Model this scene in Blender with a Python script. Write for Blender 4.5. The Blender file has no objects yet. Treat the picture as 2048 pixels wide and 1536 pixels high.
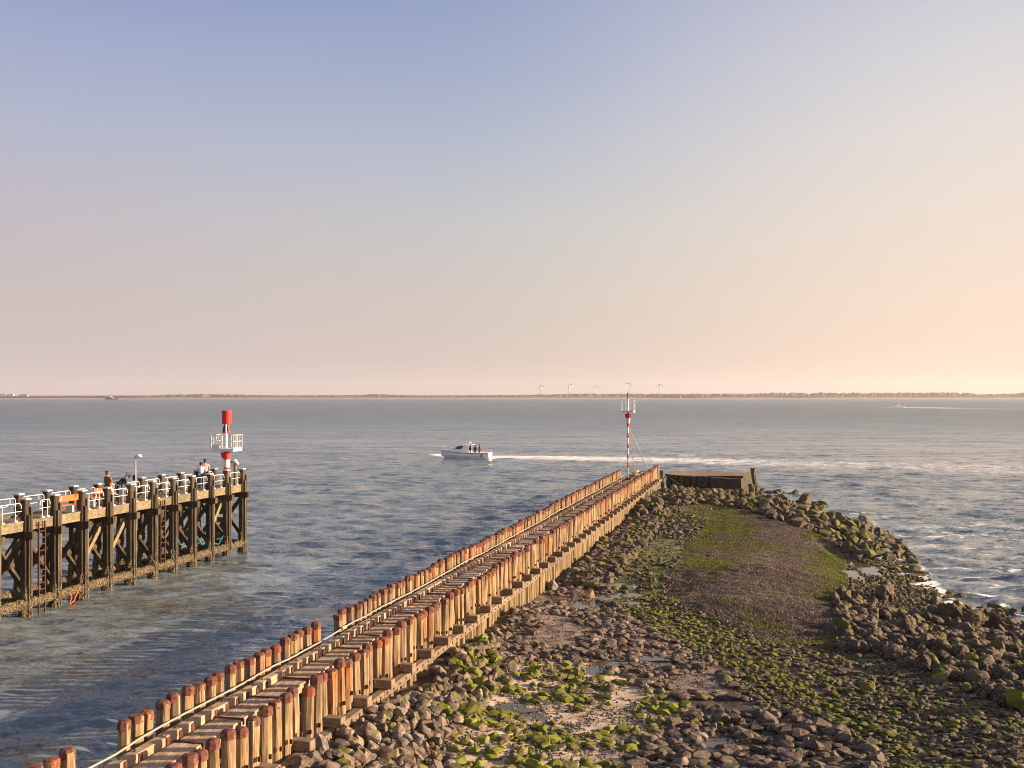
import bpy, bmesh, math, random
import numpy as np
from mathutils import Vector, Matrix
R = math.radians
rng = np.random.default_rng(7)
random.seed(7)
sc = bpy.context.scene
col = sc.collection

# ------------------------------------------------------------------ camera, sky, sun
F = 2048.0; CH = 10.0; HY = 792.5          # focal length in px (2048 wide), eye height, horizon row
cam_d = bpy.data.cameras.new('camera'); cam = bpy.data.objects.new('camera', cam_d); col.objects.link(cam)
cam.location = (0, 0, CH); cam.rotation_euler = (R(90), 0, 0)
cam_d.sensor_width = 36; cam_d.lens = 36; cam_d.shift_y = (HY - 768) / 2048.0
cam_d.clip_start = 0.5; cam_d.clip_end = 40000
sc.camera = cam
sc.view_settings.view_transform = 'Standard'; sc.view_settings.look = 'None'
sc.view_settings.exposure = 1.4; sc.view_settings.gamma = 1.0
sc.render.resolution_x = 1024; sc.render.resolution_y = 768
sc.cycles.use_denoising = True; sc.cycles.denoising_prefilter = 'ACCURATE'; sc.cycles.filter_width = 1.05
sc.cycles.max_bounces = 6; sc.cycles.diffuse_bounces = 3; sc.cycles.glossy_bounces = 3
sc.cycles.volume_bounces = 1; sc.cycles.transparent_max_bounces = 6
SUN_EL, SUN_AZ = 14.0, 89.0                # azimuth clockwise from +Y (view direction)

def lin(c):
    return tuple(((v/255)/12.92 if v/255 <= .04045 else ((v/255+.055)/1.055)**2.4) for v in c) + (1,)

w = bpy.data.worlds.new("World"); sc.world = w; w.use_nodes = True
nt = w.node_tree; N = nt.nodes; L = nt.links; N.clear()
def nd(t, **k):
    n = N.new(t)
    for a, b in k.items(): setattr(n, a, b)
    return n
out = nd('ShaderNodeOutputWorld'); bg = nd('ShaderNodeBackground'); bg.inputs[1].default_value = 0.38
L.new(bg.outputs[0], out.inputs[0])
tc = nd('ShaderNodeTexCoord'); sep = nd('ShaderNodeSeparateXYZ'); L.new(tc.outputs['Generated'], sep.inputs[0])
def wm(op, a, b=None, clamp=False):
    n = nd('ShaderNodeMath', operation=op, use_clamp=clamp)
    for i, v in enumerate((a, b)):
        if v is None: continue
        if isinstance(v, (int, float)): n.inputs[i].default_value = v
        else: L.new(v, n.inputs[i])
    return n.outputs[0]
zc = wm('MAXIMUM', sep.outputs[2], 0.0)
hl = wm('SQRT', wm('ADD', wm('MULTIPLY', sep.outputs[0], sep.outputs[0]), wm('ADD', wm('MULTIPLY', sep.outputs[1], sep.outputs[1]), 1e-6)))
az = wm('DIVIDE', sep.outputs[0], hl)
def ramp(stops):
    r = nd('ShaderNodeValToRGB'); cr = r.color_ramp; cr.interpolation = 'LINEAR'
    while len(cr.elements) < len(stops): cr.elements.new(.5)
    for e, (p, c) in zip(cr.elements, stops): e.position = p; e.color = lin(c)
    L.new(zc, r.inputs[0]); return r.outputs[0]
SKY_L = [(0, (209,193,190)), (.016, (210,194,192)), (.094, (204,192,190)), (.165, (196,189,197)), (.234, (181,186,206)), (.32, (159,171,205)), (.361, (142,157,199)), (.6, (134,144,174)), (1, (118,126,150))]
SKY_C = [(0, (216,196,186)), (.094, (212,202,193)), (.165, (202,202,202)), (.234, (184,191,206)), (.3, (165,177,204)), (.361, (152,166,200)), (.6, (138,147,175)), (1, (118,126,150))]
SKY_R = [(0, (251,221,195)), (.094, (249,225,205)), (.165, (242,226,212)), (.234, (234,225,218)), (.3, (221,218,220)), (.361, (206,205,216)), (.6, (156,160,180)), (1, (118,126,150))]
def mixc(f, a, b):
    m = nd('ShaderNodeMix', data_type='RGBA'); L.new(f, m.inputs[0]); L.new(a, m.inputs[6]); L.new(b, m.inputs[7]); return m.outputs[2]
fl = nd('ShaderNodeMapRange', interpolation_type='LINEAR'); L.new(az, fl.inputs[0]); fl.inputs[1].default_value = -.45; fl.inputs[2].default_value = 0.02
fr = nd('ShaderNodeMapRange', interpolation_type='SMOOTHSTEP'); L.new(az, fr.inputs[0]); fr.inputs[1].default_value = -.1; fr.inputs[2].default_value = .5
fg = nd('ShaderNodeMapRange', interpolation_type='SMOOTHSTEP'); L.new(az, fg.inputs[0]); fg.inputs[1].default_value = .46; fg.inputs[2].default_value = 1.0
fz = nd('ShaderNodeMapRange', interpolation_type='SMOOTHSTEP'); L.new(zc, fz.inputs[0]); fz.inputs[1].default_value = .75; fz.inputs[2].default_value = .1
gw_ = nd('ShaderNodeRGB'); gw_.outputs[0].default_value = (1.7, 1.3, .98, 1)
grad0 = mixc(fr.outputs[0], mixc(fl.outputs[0], ramp(SKY_L), ramp(SKY_C)), ramp(SKY_R))
grad = mixc(wm('MULTIPLY', fg.outputs[0], fz.outputs[0]), grad0, gw_.outputs[0])
sky = nd('ShaderNodeTexSky', sky_type='NISHITA'); sky.sun_disc = False
sky.sun_elevation = R(SUN_EL); sky.sun_rotation = R(SUN_AZ); sky.dust_density = 2.0
skm = nd('ShaderNodeVectorMath', operation='SCALE'); L.new(sky.outputs[0], skm.inputs[0]); skm.inputs[3].default_value = .07
mx = nd('ShaderNodeMix', data_type='RGBA'); mx.inputs[0].default_value = .05
L.new(grad, mx.inputs[6]); L.new(skm.outputs[0], mx.inputs[7]); L.new(mx.outputs[2], bg.inputs[0])

sd = bpy.data.lights.new('sun', 'SUN'); sd.energy = 5.0; sd.angle = R(0.5); sd.color = (1.0, .74, .50)
so = bpy.data.objects.new('sun', sd); col.objects.link(so)
so.rotation_euler = (0, R(90 - SUN_EL), R(90 - SUN_AZ))

# ------------------------------------------------------------------ helpers
def px2w(x, y, z):
    D = (CH - z) * F / (y - HY)
    return np.array([(x - 1024) / F * D, D, z])
def w2px(P):
    return 1024 + F * P[..., 0] / P[..., 1], HY - F * (P[..., 2] - CH) / P[..., 1]
def inpoly(x, y, poly):
    x = np.asarray(x); y = np.asarray(y); r = np.zeros(x.shape, bool); n = len(poly)
    for i in range(n):
        x1, y1 = poly[i]; x2, y2 = poly[(i + 1) % n]
        c = ((y1 > y) != (y2 > y)) & (x < (x2 - x1) * (y - y1) / (y2 - y1 + 1e-9) + x1)
        r ^= c
    return r
_vt = np.random.default_rng(3).random((256, 256))
def vnoise(x, y):
    xi = np.floor(x).astype(int); yi = np.floor(y).astype(int); fx = x - xi; fy = y - yi
    fx = fx*fx*(3-2*fx); fy = fy*fy*(3-2*fy)
    a = _vt[xi & 255, yi & 255]; b = _vt[(xi+1) & 255, yi & 255]; c = _vt[xi & 255, (yi+1) & 255]; d = _vt[(xi+1) & 255, (yi+1) & 255]
    return (a*(1-fx)+b*fx)*(1-fy) + (c*(1-fx)+d*fx)*fy
def fbm(x, y, o=4):
    s = 0; a = .5
    for i in range(o):
        s = s + a * vnoise(x * 2**i + 17*i, y * 2**i + 31*i); a *= .5
    return s

def mesh_np(name, V, Fc, mat, parent=None, smooth=False, attrs=None):
    """V (n,3); Fc list of int arrays (m,k)"""
    me = bpy.data.meshes.new(name)
    V = np.asarray(V, np.float32); me.vertices.add(len(V)); me.vertices.foreach_set('co', V.ravel())
    Fs = [np.asarray(f, np.int32) for f in Fc if len(f)]
    nl = sum(f.size for f in Fs); npoly = sum(len(f) for f in Fs)
    me.loops.add(nl); me.polygons.add(npoly)
    me.loops.foreach_set('vertex_index', np.concatenate([f.ravel() for f in Fs]))
    tot = np.concatenate([np.full(len(f), f.shape[1], np.int32) for f in Fs]); st = np.concatenate([[0], np.cumsum(tot)[:-1]]).astype(np.int32)
    me.polygons.foreach_set('loop_start', st)
    try: me.polygons.foreach_set('loop_total', tot)
    except Exception: pass
    sm = np.full(npoly, bool(smooth)) if np.isscalar(smooth) or isinstance(smooth, bool) else np.asarray(smooth, bool)
    me.polygons.foreach_set('use_smooth', sm)
    for k, v in (attrs or {}).items():
        v = np.asarray(v, np.float32)
        if v.ndim == 1:
            a = me.attributes.new(k, 'FLOAT', 'POINT'); a.data.foreach_set('value', v)
        else:
            a = me.attributes.new(k, 'FLOAT_COLOR', 'POINT'); a.data.foreach_set('color', v.ravel())
    me.update(calc_edges=True); me.validate()
    if mat: me.materials.append(mat)
    o = bpy.data.objects.new(name, me); col.objects.link(o)
    if parent: o.parent = parent
    return o

class MB:
    def __init__(s): s.v = []; s.f = []
    def add(s, vs, fs):
        b = len(s.v); s.v += [tuple(v) for v in vs]; s.f += [tuple(i + b for i in f) for f in fs]; return s
    def box(s, c, size, ax=None, taper=1.0):
        c = np.array(c, float); h = np.array(size, float) / 2
        ax = np.eye(3) if ax is None else np.array(ax, float)
        vs = []
        for k in (-1, 1):
            t = taper if k == 1 else 1
            for i, j in ((-1, -1), (1, -1), (1, 1), (-1, 1)):
                vs.append(c + ax[0]*i*h[0]*t + ax[1]*j*h[1]*t + ax[2]*k*h[2])
        return s.add(vs, [(3,2,1,0), (4,5,6,7), (0,1,5,4), (1,2,6,5), (2,3,7,6), (3,0,4,7)])
    def bar(s, a, b, wd, ht):
        a = np.array(a, float); b = np.array(b, float); d = b - a; ln = np.linalg.norm(d); d /= ln
        up = np.array([0, 0, 1.]) if abs(d[2]) < .95 else np.array([1., 0, 0])
        x = np.cross(up, d); x /= np.linalg.norm(x); y = np.cross(d, x)
        return s.box((a+b)/2, (wd, ht, ln), (x, y, d))
    def tube(s, pts, r, n=8, cap=True):
        pts = [np.array(p, float) for p in pts]; rr = r if hasattr(r, '__len__') else [r]*len(pts)
        b = len(s.v); ref = None
        for i, p in enumerate(pts):
            d = pts[min(i+1, len(pts)-1)] - pts[max(i-1, 0)]; d = d / (np.linalg.norm(d) + 1e-9)
            if ref is None or abs(np.dot(ref, d)) > .97: ref = np.array([0, 0, 1.]) if abs(d[2]) < .9 else np.array([1., 0, 0])
            x = np.cross(ref, d); x /= np.linalg.norm(x); y = np.cross(d, x)
            for k in range(n):
                a = 2*math.pi*k/n; s.v.append(tuple(p + rr[i]*(math.cos(a)*x + math.sin(a)*y)))
        for i in range(len(pts)-1):
            for k in range(n):
                s.f.append((b+i*n+k, b+i*n+(k+1) % n, b+(i+1)*n+(k+1) % n, b+(i+1)*n+k))
        if cap:
            s.f.append(tuple(b+k for k in range(n))[::-1]); s.f.append(tuple(b+(len(pts)-1)*n+k for k in range(n)))
        return s
    def loft(s, rings, cap=True):
        n = len(rings[0]); b = len(s.v)
        for r in rings: s.v += [tuple(p) for p in r]
        for i in range(len(rings)-1):
            for k in range(n):
                s.f.append((b+i*n+k, b+i*n+(k+1) % n, b+(i+1)*n+(k+1) % n, b+(i+1)*n+k))
        if cap:
            s.f.append(tuple(b+k for k in range(n))[::-1]); s.f.append(tuple(b+(len(rings)-1)*n+k for k in range(n)))
        return s
    def build(s, name, mat, parent=None, smooth=False, bevel=0):
        me = bpy.data.meshes.new(name); me.from_pydata(s.v, [], s.f); me.update()
        bm = bmesh.new(); bm.from_mesh(me); bmesh.ops.recalc_face_normals(bm, faces=bm.faces)
        if bevel: bmesh.ops.bevel(bm, geom=bm.edges[:], offset=bevel, segments=1, affect='EDGES', clamp_overlap=True)
        bm.to_mesh(me); bm.free()
        if smooth: me.polygons.foreach_set('use_smooth', [True]*len(me.polygons))
        if mat: me.materials.append(mat)
        o = bpy.data.objects.new(name, me); col.objects.link(o)
        if parent: o.parent = parent
        return o

def tag(o, label=None, cat=None, group=None, kind=None):
    if label: o['label'] = label
    if cat: o['category'] = cat
    if group: o['group'] = group
    if kind: o['kind'] = kind
    return o
def empty(name, label, cat, loc=(0, 0, 0), rz=0, group=None):
    o = bpy.data.objects.new(name, None); col.objects.link(o); o.location = loc; o.rotation_euler = (0, 0, rz); o.empty_display_size = .3
    return tag(o, label, cat, group)
def place(o, loc, rz=0, scale=None):
    o.location = loc; o.rotation_euler = (0, 0, rz)
    if scale: o.scale = scale
    return o

# ------------------------------------------------------------------ materials
class Mat:
    def __init__(s, name, rough=.8, metal=0, spec=.3):
        s.m = bpy.data.materials.new(name); s.m.use_nodes = True; s.t = s.m.node_tree; s.t.nodes.clear()
        s.o = s.n('ShaderNodeOutputMaterial'); s.b = s.n('ShaderNodeBsdfPrincipled'); s.l(s.b.outputs[0], s.o.inputs[0])
        s.b.inputs['Roughness'].default_value = rough; s.b.inputs['Metallic'].default_value = metal
        s.b.inputs['Specular IOR Level'].default_value = spec
    def n(s, t, **k):
        n = s.t.nodes.new(t)
        for a, b in k.items(): setattr(n, a, b)
        return n
    def l(s, a, b): s.t.links.new(a, b)
    def set(s, sock, v):
        if isinstance(v, (int, float)): sock.default_value = v
        elif isinstance(v, tuple): sock.default_value = v if len(v) == 4 or len(sock.default_value) == 3 else v + (1,)
        else: s.l(v, sock)
    def pos(s, scale=(1, 1, 1), obj=False, off=None):
        if obj: o = s.n('ShaderNodeTexCoord').outputs['Object']
        else: o = s.n('ShaderNodeNewGeometry').outputs['Position']
        m = s.n('ShaderNodeMapping'); s.l(o, m.inputs[0]); m.inputs['Scale'].default_value = scale
        if off is not None: s.l(off, m.inputs['Location'])
        return m.outputs[0]
    def noise(s, vec, scale=1, det=4, rough=.55, dist=0):
        n = s.n('ShaderNodeTexNoise'); s.l(vec, n.inputs[0]); n.inputs['Scale'].default_value = scale
        n.inputs['Detail'].default_value = det; n.inputs['Roughness'].default_value = rough; n.inputs['Distortion'].default_value = dist
        return n.outputs[0]
    def vor(s, vec, scale=1, feat='F1', outn=0):
        n = s.n('ShaderNodeTexVoronoi', feature=feat); s.l(vec, n.inputs[0]); n.inputs['Scale'].default_value = scale; return n.outputs[outn]
    def math(s, op, a, b=0.0, c=None, clamp=False):
        n = s.n('ShaderNodeMath', operation=op, use_clamp=clamp); s.set(n.inputs[0], a); s.set(n.inputs[1], b)
        if c is not None: s.set(n.inputs[2], c)
        return n.outputs[0]
    def mr(s, v, a, b, c=0, d=1, smooth=True):
        n = s.n('ShaderNodeMapRange', interpolation_type='SMOOTHSTEP' if smooth else 'LINEAR'); s.l(v, n.inputs[0])
        for i, q in enumerate((a, b, c, d)): s.set(n.inputs[i+1], q)
        return n.outputs[0]
    def mix(s, f, a, b, mode='MIX'):
        n = s.n('ShaderNodeMix', data_type='RGBA', blend_type=mode); s.set(n.inputs[0], f)
        for i, q in ((6, a), (7, b)):
            if isinstance(q, tuple): n.inputs[i].default_value = q[:3] + (1,)
            else: s.l(q, n.inputs[i])
        return n.outputs[2]
    def ramp(s, v, stops):
        r = s.n('ShaderNodeValToRGB'); cr = r.color_ramp
        while len(cr.elements) < len(stops): cr.elements.new(.5)
        for e, (p, c) in zip(cr.elements, stops): e.position = p; e.color = c + (1,)
        s.l(v, r.inputs[0]); return r.outputs[0]
    def bump(s, h, strength=.5, dist=.02, prev=None):
        b = s.n('ShaderNodeBump'); s.set(b.inputs['Strength'], strength); b.inputs['Distance'].default_value = dist
        s.l(h, b.inputs['Height'])
        if prev: s.l(prev, b.inputs['Normal'])
        s.l(b.outputs[0], s.b.inputs['Normal']); return b.outputs[0]
    def color(s, c): s.set(s.b.inputs['Base Color'], c); return s
    def attr(s, name):
        a = s.n('ShaderNodeAttribute', attribute_name=name); return a
    def rnd(s): return s.n('ShaderNodeObjectInfo').outputs['Random']
    def sepz(s, v):
        n = s.n('ShaderNodeSeparateXYZ'); s.l(v, n.inputs[0]); return n.outputs

def plain(name, c, rough=.6, metal=0, var=.15, scale=6, bump=0):
    m = Mat(name, rough, metal); p = m.pos(obj=True); n = m.noise(p, scale, 5)
    m.color(m.mix(n, tuple(v*(1-var) for v in c), tuple(min(1, v*(1+var)) for v in c)))
    if bump: m.bump(n, bump, .01)
    return m.m

def wood_pile():
    m = Mat('weathered_pile', .85)
    r = m.rnd(); off = m.math('MULTIPLY', r, 37.0); cv = m.n('ShaderNodeCombineXYZ'); m.l(off, cv.inputs[0]); m.l(off, cv.inputs[2])
    v = m.pos((9, 9, .8), obj=True, off=cv.outputs[0]); g = m.noise(v, 1.6, 6, .65)
    v2 = m.pos((3, 3, 1.6), obj=True, off=cv.outputs[0]); g2 = m.noise(v2, 1, 4)
    c = m.ramp(g, [(.25, (.10, .065, .04)), (.42, (.215, .15, .095)), (.56, (.375, .28, .185)), (.8, (.57, .46, .33))])
    tint = m.ramp(r, [(0, (.80, .74, .66)), (.35, (1.0, .95, .86)), (.7, (.92, .86, .62)), (1, (1.05, .92, .74))])
    c = m.mix(1, c, tint, 'MULTIPLY')
    z = m.sepz(m.n('ShaderNodeTexCoord').outputs['Object'])[2]
    # rust runs from the cap down
    run = m.noise(m.pos((14, 14, .35), obj=True, off=cv.outputs[0]), 1, 3)
    lim = m.mr(m.math('FRACT', m.math('MULTIPLY', r, 13.7)), .45, 1.0, 0.0, .36)
    rs = m.math('MULTIPLY', m.mr(run, m.math('SUBTRACT', .74, lim), m.math('SUBTRACT', .84, lim)), m.mr(z, 2.1, 3.5, 0, .8))
    c = m.mix(rs, c, (.42, .13, .035))
    low = m.math('MULTIPLY', m.mr(z, 2.6, 1.6), m.mr(g2, .3, .7, .35, .9))
    c = m.mix(m.math('MULTIPLY', low, .85), c, (.19, .145, .07))
    wet = m.mr(z, 1.3, .9); c = m.mix(m.math('MULTIPLY', wet, .8), c, (.10, .085, .03))
    crack = m.mr(m.noise(m.pos((22, 22, .5), obj=True, off=cv.outputs[0]), 1, 2), .42, .34)
    c = m.mix(m.math('MULTIPLY', crack, .8), c, (.05, .035, .025))
    st = m.mr(m.noise(m.pos((2.5, 2.5, 1.1), obj=True, off=cv.outputs[0]), 1, 4), .46, .62); c = m.mix(m.math('MULTIPLY', st, .6), c, (.16, .105, .07)); m.color(c); m.bump(g, .5, .006); return m.m
def rust(name='rust_iron', bright=1.0):
    m = Mat(name, .85); v = m.pos(obj=True); n = m.noise(v, 9, 6, .6); r = m.rnd()
    c = m.ramp(n, [(.3, (.05*bright, .022*bright, .018*bright)), (.5, (.14*bright, .054*bright, .038*bright)), (.72, (.25*bright, .105*bright, .068*bright))])
    c = m.mix(m.mr(r, .86, .97, 0, .8), c, m.ramp(n, [(.3, (.12, .035, .015)), (.7, (.34, .10, .03))]))
    m.color(c); m.bump(n, .6, .008); return m.m
def timber(name, stops, scale=(12, 12, 12), green=0., seed=0, rough=.8, bmp=.25):
    m = Mat(name, rough); v = m.pos(scale, obj=True); g = m.noise(v, 1, 6, .65); g2 = m.noise(m.pos((1.3,)*3), 1, 4)
    c = m.ramp(g, stops); c = m.mix(m.mr(g2, .35, .65, 0, .45), c, tuple(x*.55 for x in stops[1][1]))
    if green: c = m.mix(m.math('MULTIPLY', m.mr(m.noise(m.pos((3, 3, 3)), 1, 5), .5, .62), green), c, (.12, .13, .03))
    r = m.rnd(); c = m.mix(1, c, m.ramp(r, [(0, (.78, .78, .78)), (1, (1.12, 1.08, 1.0))]), 'MULTIPLY')
    m.color(c); m.bump(g, bmp, .006); return m.m
def jetty_wood(nm='jetty_timber', bright=1.0):
    m = Mat(nm, .85); g = m.noise(m.pos((10, 10, .9)), 1, 6, .65)
    c = m.ramp(g, [(.25, (.016, .012, .009)), (.5, (.066, .051, .037)), (.8, (.165, .132, .095))])
    c = m.mix(1, c, m.ramp(m.rnd(), [(0, (.6*bright, .58*bright, .58*bright)), (.5, (bright, .97*bright, .86*bright)), (1, (1.2*bright, 1.15*bright, .95*bright))]), 'MULTIPLY')
    z = m.sepz(m.n('ShaderNodeNewGeometry').outputs['Position'])[2]
    n = m.noise(m.pos((7, 7, 7)), 1, 6, .7)
    low = m.mr(m.math('ADD', z, m.math('MULTIPLY', n, 1.6)), 3.0, 1.9)
    barn = m.ramp(m.vor(m.pos((1, 1, 1)), 14), [(.1, (.30, .23, .15)), (.35, (.08, .06, .04)), (.7, (.03, .024, .018))])
    c = m.mix(low, c, barn); m.color(c)
    m.bump(m.mix(low, g, m.vor(m.pos((1, 1, 1)), 12)), .6, .012); return m.m
def barnacle():
    m = Mat('barnacle_crust', .9); v = m.vor(m.pos(), 13); n = m.noise(m.pos(), 5, 5)
    c = m.ramp(v, [(.08, (.42, .31, .18)), (.3, (.20, .15, .085)), (.7, (.04, .03, .02))]); c = m.mix(m.mr(n, .4, .6, 0, .5), c, (.07, .06, .03))
    m.color(c); m.bump(v, 1, .06); return m.m
def rockmat():
    m = Mat('shore_stone', .82); a = m.attr('rk'); s3 = m.n('ShaderNodeSeparateColor'); m.l(a.outputs['Color'], s3.inputs[0])
    rnd_, moss, dark = s3.outputs[0], s3.outputs[1], s3.outputs[2]; weed = a.outputs['Alpha']
    n1 = m.noise(m.pos((1, 1, 1)), 4.5, 6, .6); n2 = m.noise(m.pos(), 22, 5, .65); n3 = m.noise(m.pos(), 2.2, 4)
    base = m.ramp(rnd_, [(0, (.21, .16, .12)), (.3, (.33, .25, .19)), (.55, (.25, .21, .185)), (.75, (.42, .335, .265)), (.93, (.32, .205, .125)), (1, (.58, .53, .48))])
    base = m.mix(m.mr(n1, .38, .6), m.mix(1, base, (.42, .39, .38), 'MULTIPLY'), base)
    base = m.mix(m.mr(n2, .62, .74, 0, .55), base, (.48, .42, .34))
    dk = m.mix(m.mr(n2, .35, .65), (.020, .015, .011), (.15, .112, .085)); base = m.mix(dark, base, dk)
    wd = m.ramp(m.vor(m.pos((1, 1, 1.6)), 17), [(.08, (.50, .37, .28)), (.30, (.17, .12, .08)), (.55, (.025, .018, .012))])
    base = m.mix(weed, base, wd)
    nz = m.sepz(m.n('ShaderNodeNewGeometry').outputs['Normal'])[2]
    mk = m.math('ADD', m.math('ADD', m.math('MULTIPLY', nz, .22), m.math('MULTIPLY', n3, .9)), m.math('ADD', m.math('MULTIPLY', moss, 1.1), m.math('MULTIPLY', n2, .35)))
    mk = m.math('MULTIPLY', m.mr(mk, 1.12, 1.32), m.math('GREATER_THAN', moss, .02))
    ol = m.ramp(m.math('FRACT', m.math('MULTIPLY', rnd_, 7.3)), [(0, (.26, .30, .012)), (.4, (.18, .205, .013)), (.8, (.165, .15, .02)), (1, (.30, .31, .018))])
    ol = m.mix(m.math('MULTIPLY', dark, .75), ol, (.085, .08, .016))
    ol = m.mix(m.mr(n2, .3, .6), m.mix(1, ol, (.4, .42, .4), 'MULTIPLY'), ol)
    m.color(m.mix(mk, base, ol)); m.bump(m.math('ADD', n2, m.math('MULTIPLY', n1, 1.5)), .8, .022)
    return m.m
def groundmat():
    m = Mat('tidal_ground', .7); a = m.attr('gc'); n = m.noise(m.pos(), 7, 6, .6); n2 = m.noise(m.pos((1, 2.2, 1)), 1.1, 5, .6)
    s3 = m.n('ShaderNodeSeparateColor'); m.l(a.outputs['Color'], s3.inputs[0]); g, dk, wet = s3.outputs
    sand = m.ramp(n2, [(.3, (.30, .21, .15)), (.5, (.46, .35, .26)), (.7, (.58, .46, .36))]); sand = m.mix(m.mr(n, .55, .7, 0, .4), sand, (.14, .10, .07))
    mud = m.ramp(n, [(.3, (.028, .022, .016)), (.6, (.10, .075, .055)), (.8, (.20, .15, .11))])
    c = m.mix(m.mr(m.math('ADD', dk, m.math('MULTIPLY', n2, .6)), .55, .85), sand, mud)
    alg = m.ramp(m.noise(m.pos((1, 1, 1)), 9, 5, .6), [(.32, (.035, .038, .008)), (.5, (.13, .14, .012)), (.72, (.26, .27, .02))])
    c = m.mix(m.mr(m.math('ADD', g, m.math('MULTIPLY', m.noise(m.pos(), 1.6, 5, .6), .9)), .85, 1.05), c, alg)
    m.color(c); m.set(m.b.inputs['Roughness'], m.mr(n2, .35, .6, .35, .8)); m.bump(n, .8, .025); return m.m
def watermat():
    m = Mat('sea_water', .06, 0, .5); m.b.inputs['IOR'].default_value = 1.46
    foam_sheen = m.attr('foam').outputs['Fac']  # real wake and shore foam, plus the painted shimmer off the right shore
    p = m.pos((1, 1.5, 1)); big = m.noise(m.pos((.02, .05, 1)), 1, 4)
    n1 = m.noise(m.pos((.9, 1.7, 1)), 1.0, 6, .65); n2 = m.noise(m.pos((2.6, 4.6, 1)), 1.5, 4, .6); n3 = m.noise(m.pos((8, 12, 1)), 1.4, 3)
    body = m.mix(m.mr(m.noise(m.pos((.05, .14, 1)), 1, 4), .35, .65), (.132, .172, .200), (.156, .186, .180))
    fn = m.noise(m.pos((.55, 1.3, 1)), .9, 8, .75)
    fm = m.mr(m.math('ADD', fn, m.math('MULTIPLY', foam_sheen, .55)), .80, .93)
    fm = m.math('MULTIPLY', fm, m.math('GREATER_THAN', foam_sheen, .015))
    m.color(m.mix(fm, body, (.84, .82, .80)))
    ln_ = m.n('ShaderNodeVectorMath', operation='LENGTH'); m.l(m.n('ShaderNodeNewGeometry').outputs['Position'], ln_.inputs[0])
    far = m.mr(ln_.outputs['Value'], 70, 650)
    far = m.math('POWER', far, .6)
    m.set(m.b.inputs['Roughness'], m.mix(fm, m.math('ADD', m.mr(big, .35, .65, .07, .12), m.math('MULTIPLY', far, .36)), (.6, .6, .6)))
    acc = None
    for sx, sy, sc_, k, o_ in ((.035, .12, 1.0, .9, 3), (.22, .6, 1.0, 1.15, 3), (.9, 1.9, 1.0, 1.6, 4), (2.6, 5.2, 1.5, 1.3, 3), (8, 13, 1.4, .9, 2)):
        nn = m.n('ShaderNodeTexNoise'); m.l(m.pos((sx, sy, 1)), nn.inputs[0]); nn.inputs['Scale'].default_value = sc_; nn.inputs['Detail'].default_value = o_; nn.inputs['Roughness'].default_value = .6
        v = m.n('ShaderNodeVectorMath', operation='SUBTRACT'); m.l(nn.outputs['Color'], v.inputs[0]); v.inputs[1].default_value = (.5, .5, .5)
        w_ = m.n('ShaderNodeVectorMath', operation='MULTIPLY'); m.l(v.outputs[0], w_.inputs[0]); w_.inputs[1].default_value = (k*.6, k, 0)
        if acc is None: acc = w_.outputs[0]
        else:
            a_ = m.n('ShaderNodeVectorMath', operation='ADD'); m.l(acc, a_.inputs[0]); m.l(w_.outputs[0], a_.inputs[1]); acc = a_.outputs[0]
    fd = m.n('ShaderNodeVectorMath', operation='SCALE'); m.l(acc, fd.inputs[0]); m.set(fd.inputs[3], m.math('SUBTRACT', 1.0, m.math('MULTIPLY', far, .5)))
    a_ = m.n('ShaderNodeVectorMath', operation='ADD'); m.l(fd.outputs[0], a_.inputs[0]); m.l(m.n('ShaderNodeNewGeometry').outputs['Normal'], a_.inputs[1])
    nz_ = m.n('ShaderNodeVectorMath', operation='NORMALIZE'); m.l(a_.outputs[0], nz_.inputs[0]); m.l(nz_.outputs[0], m.b.inputs['Normal'])
    return m.m

M = {}
M['pile'] = wood_pile(); M['rust'] = rust(); M['rust_dark'] = rust('rusted_strap', .6)
M['deck'] = timber('deck_plank_wood', [(.25, (.25, .165, .105)), (.5, (.46, .325, .22)), (.8, (.68, .52, .385))], (3, 3, 3), .12, bmp=.08)
M['beam'] = timber('beam_wood', [(.25, (.17, .12, .08)), (.5, (.40, .30, .215)), (.8, (.58, .47, .36))], (5, 5, 14))
M['waler'] = timber('waler_wood', [(.25, (.09, .062, .04)), (.5, (.22, .16, .11)), (.8, (.36, .28, .20))], (5, 5, 14)); M['dbeam'] = timber('dark_beam_wood', [(.25, (.10, .07, .048)), (.5, (.24, .175, .125)), (.8, (.36, .28, .21))], (5, 5, 14)); M['jetty'] = jetty_wood(); M['strip'] = jetty_wood('strip_timber', 1.5); M['barn'] = barnacle()
M['jdeck'] = timber('jetty_deck_board', [(.25, (.11, .09, .075)), (.5, (.20, .165, .14)), (.8, (.28, .24, .2))], (4, 4, 4))
M['fascia'] = timber('fascia_board', [(.3, (.08, .062, .04)), (.5, (.22, .175, .12)), (.75, (.38, .31, .225))], (5, 5, 12), .8)
M['white'] = plain('white_paint', (.72, .71, .70), .5, var=.12, scale=8)
M['capwhite'] = plain('weathered_white', (.50, .48, .45), .7, var=.3, scale=4); M['red'] = plain('red_paint', (.60, .028, .018), .45, var=.15, scale=5)
M['black'] = plain('dark_iron', (.04, .035, .03), .6)
M['orange'] = plain('orange_bench_paint', (.52, .13, .03), .55)
M['glass'] = plain('dark_window', (.02, .03, .05), .1, var=.2)
M['boatwhite'] = plain('boat_gelcoat', (.86, .85, .85), .3, var=.03)
M['rock'] = rockmat(); M['ground'] = groundmat(); M['water'] = watermat()
M['teal'] = plain('teal_rope', (.01, .25, .32), .8); M['orope'] = plain('orange_rope', (.75, .13, .03), .8)
M['lampgrey'] = plain('galvanised_pole', (.38, .36, .33), .5, .2)
M['weedy'] = timber('rotten_timber', [(.3, (.04, .03, .018)), (.55, (.13, .10, .05)), (.8, (.24, .21, .10))], (8, 8, 1.5), .7)

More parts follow.
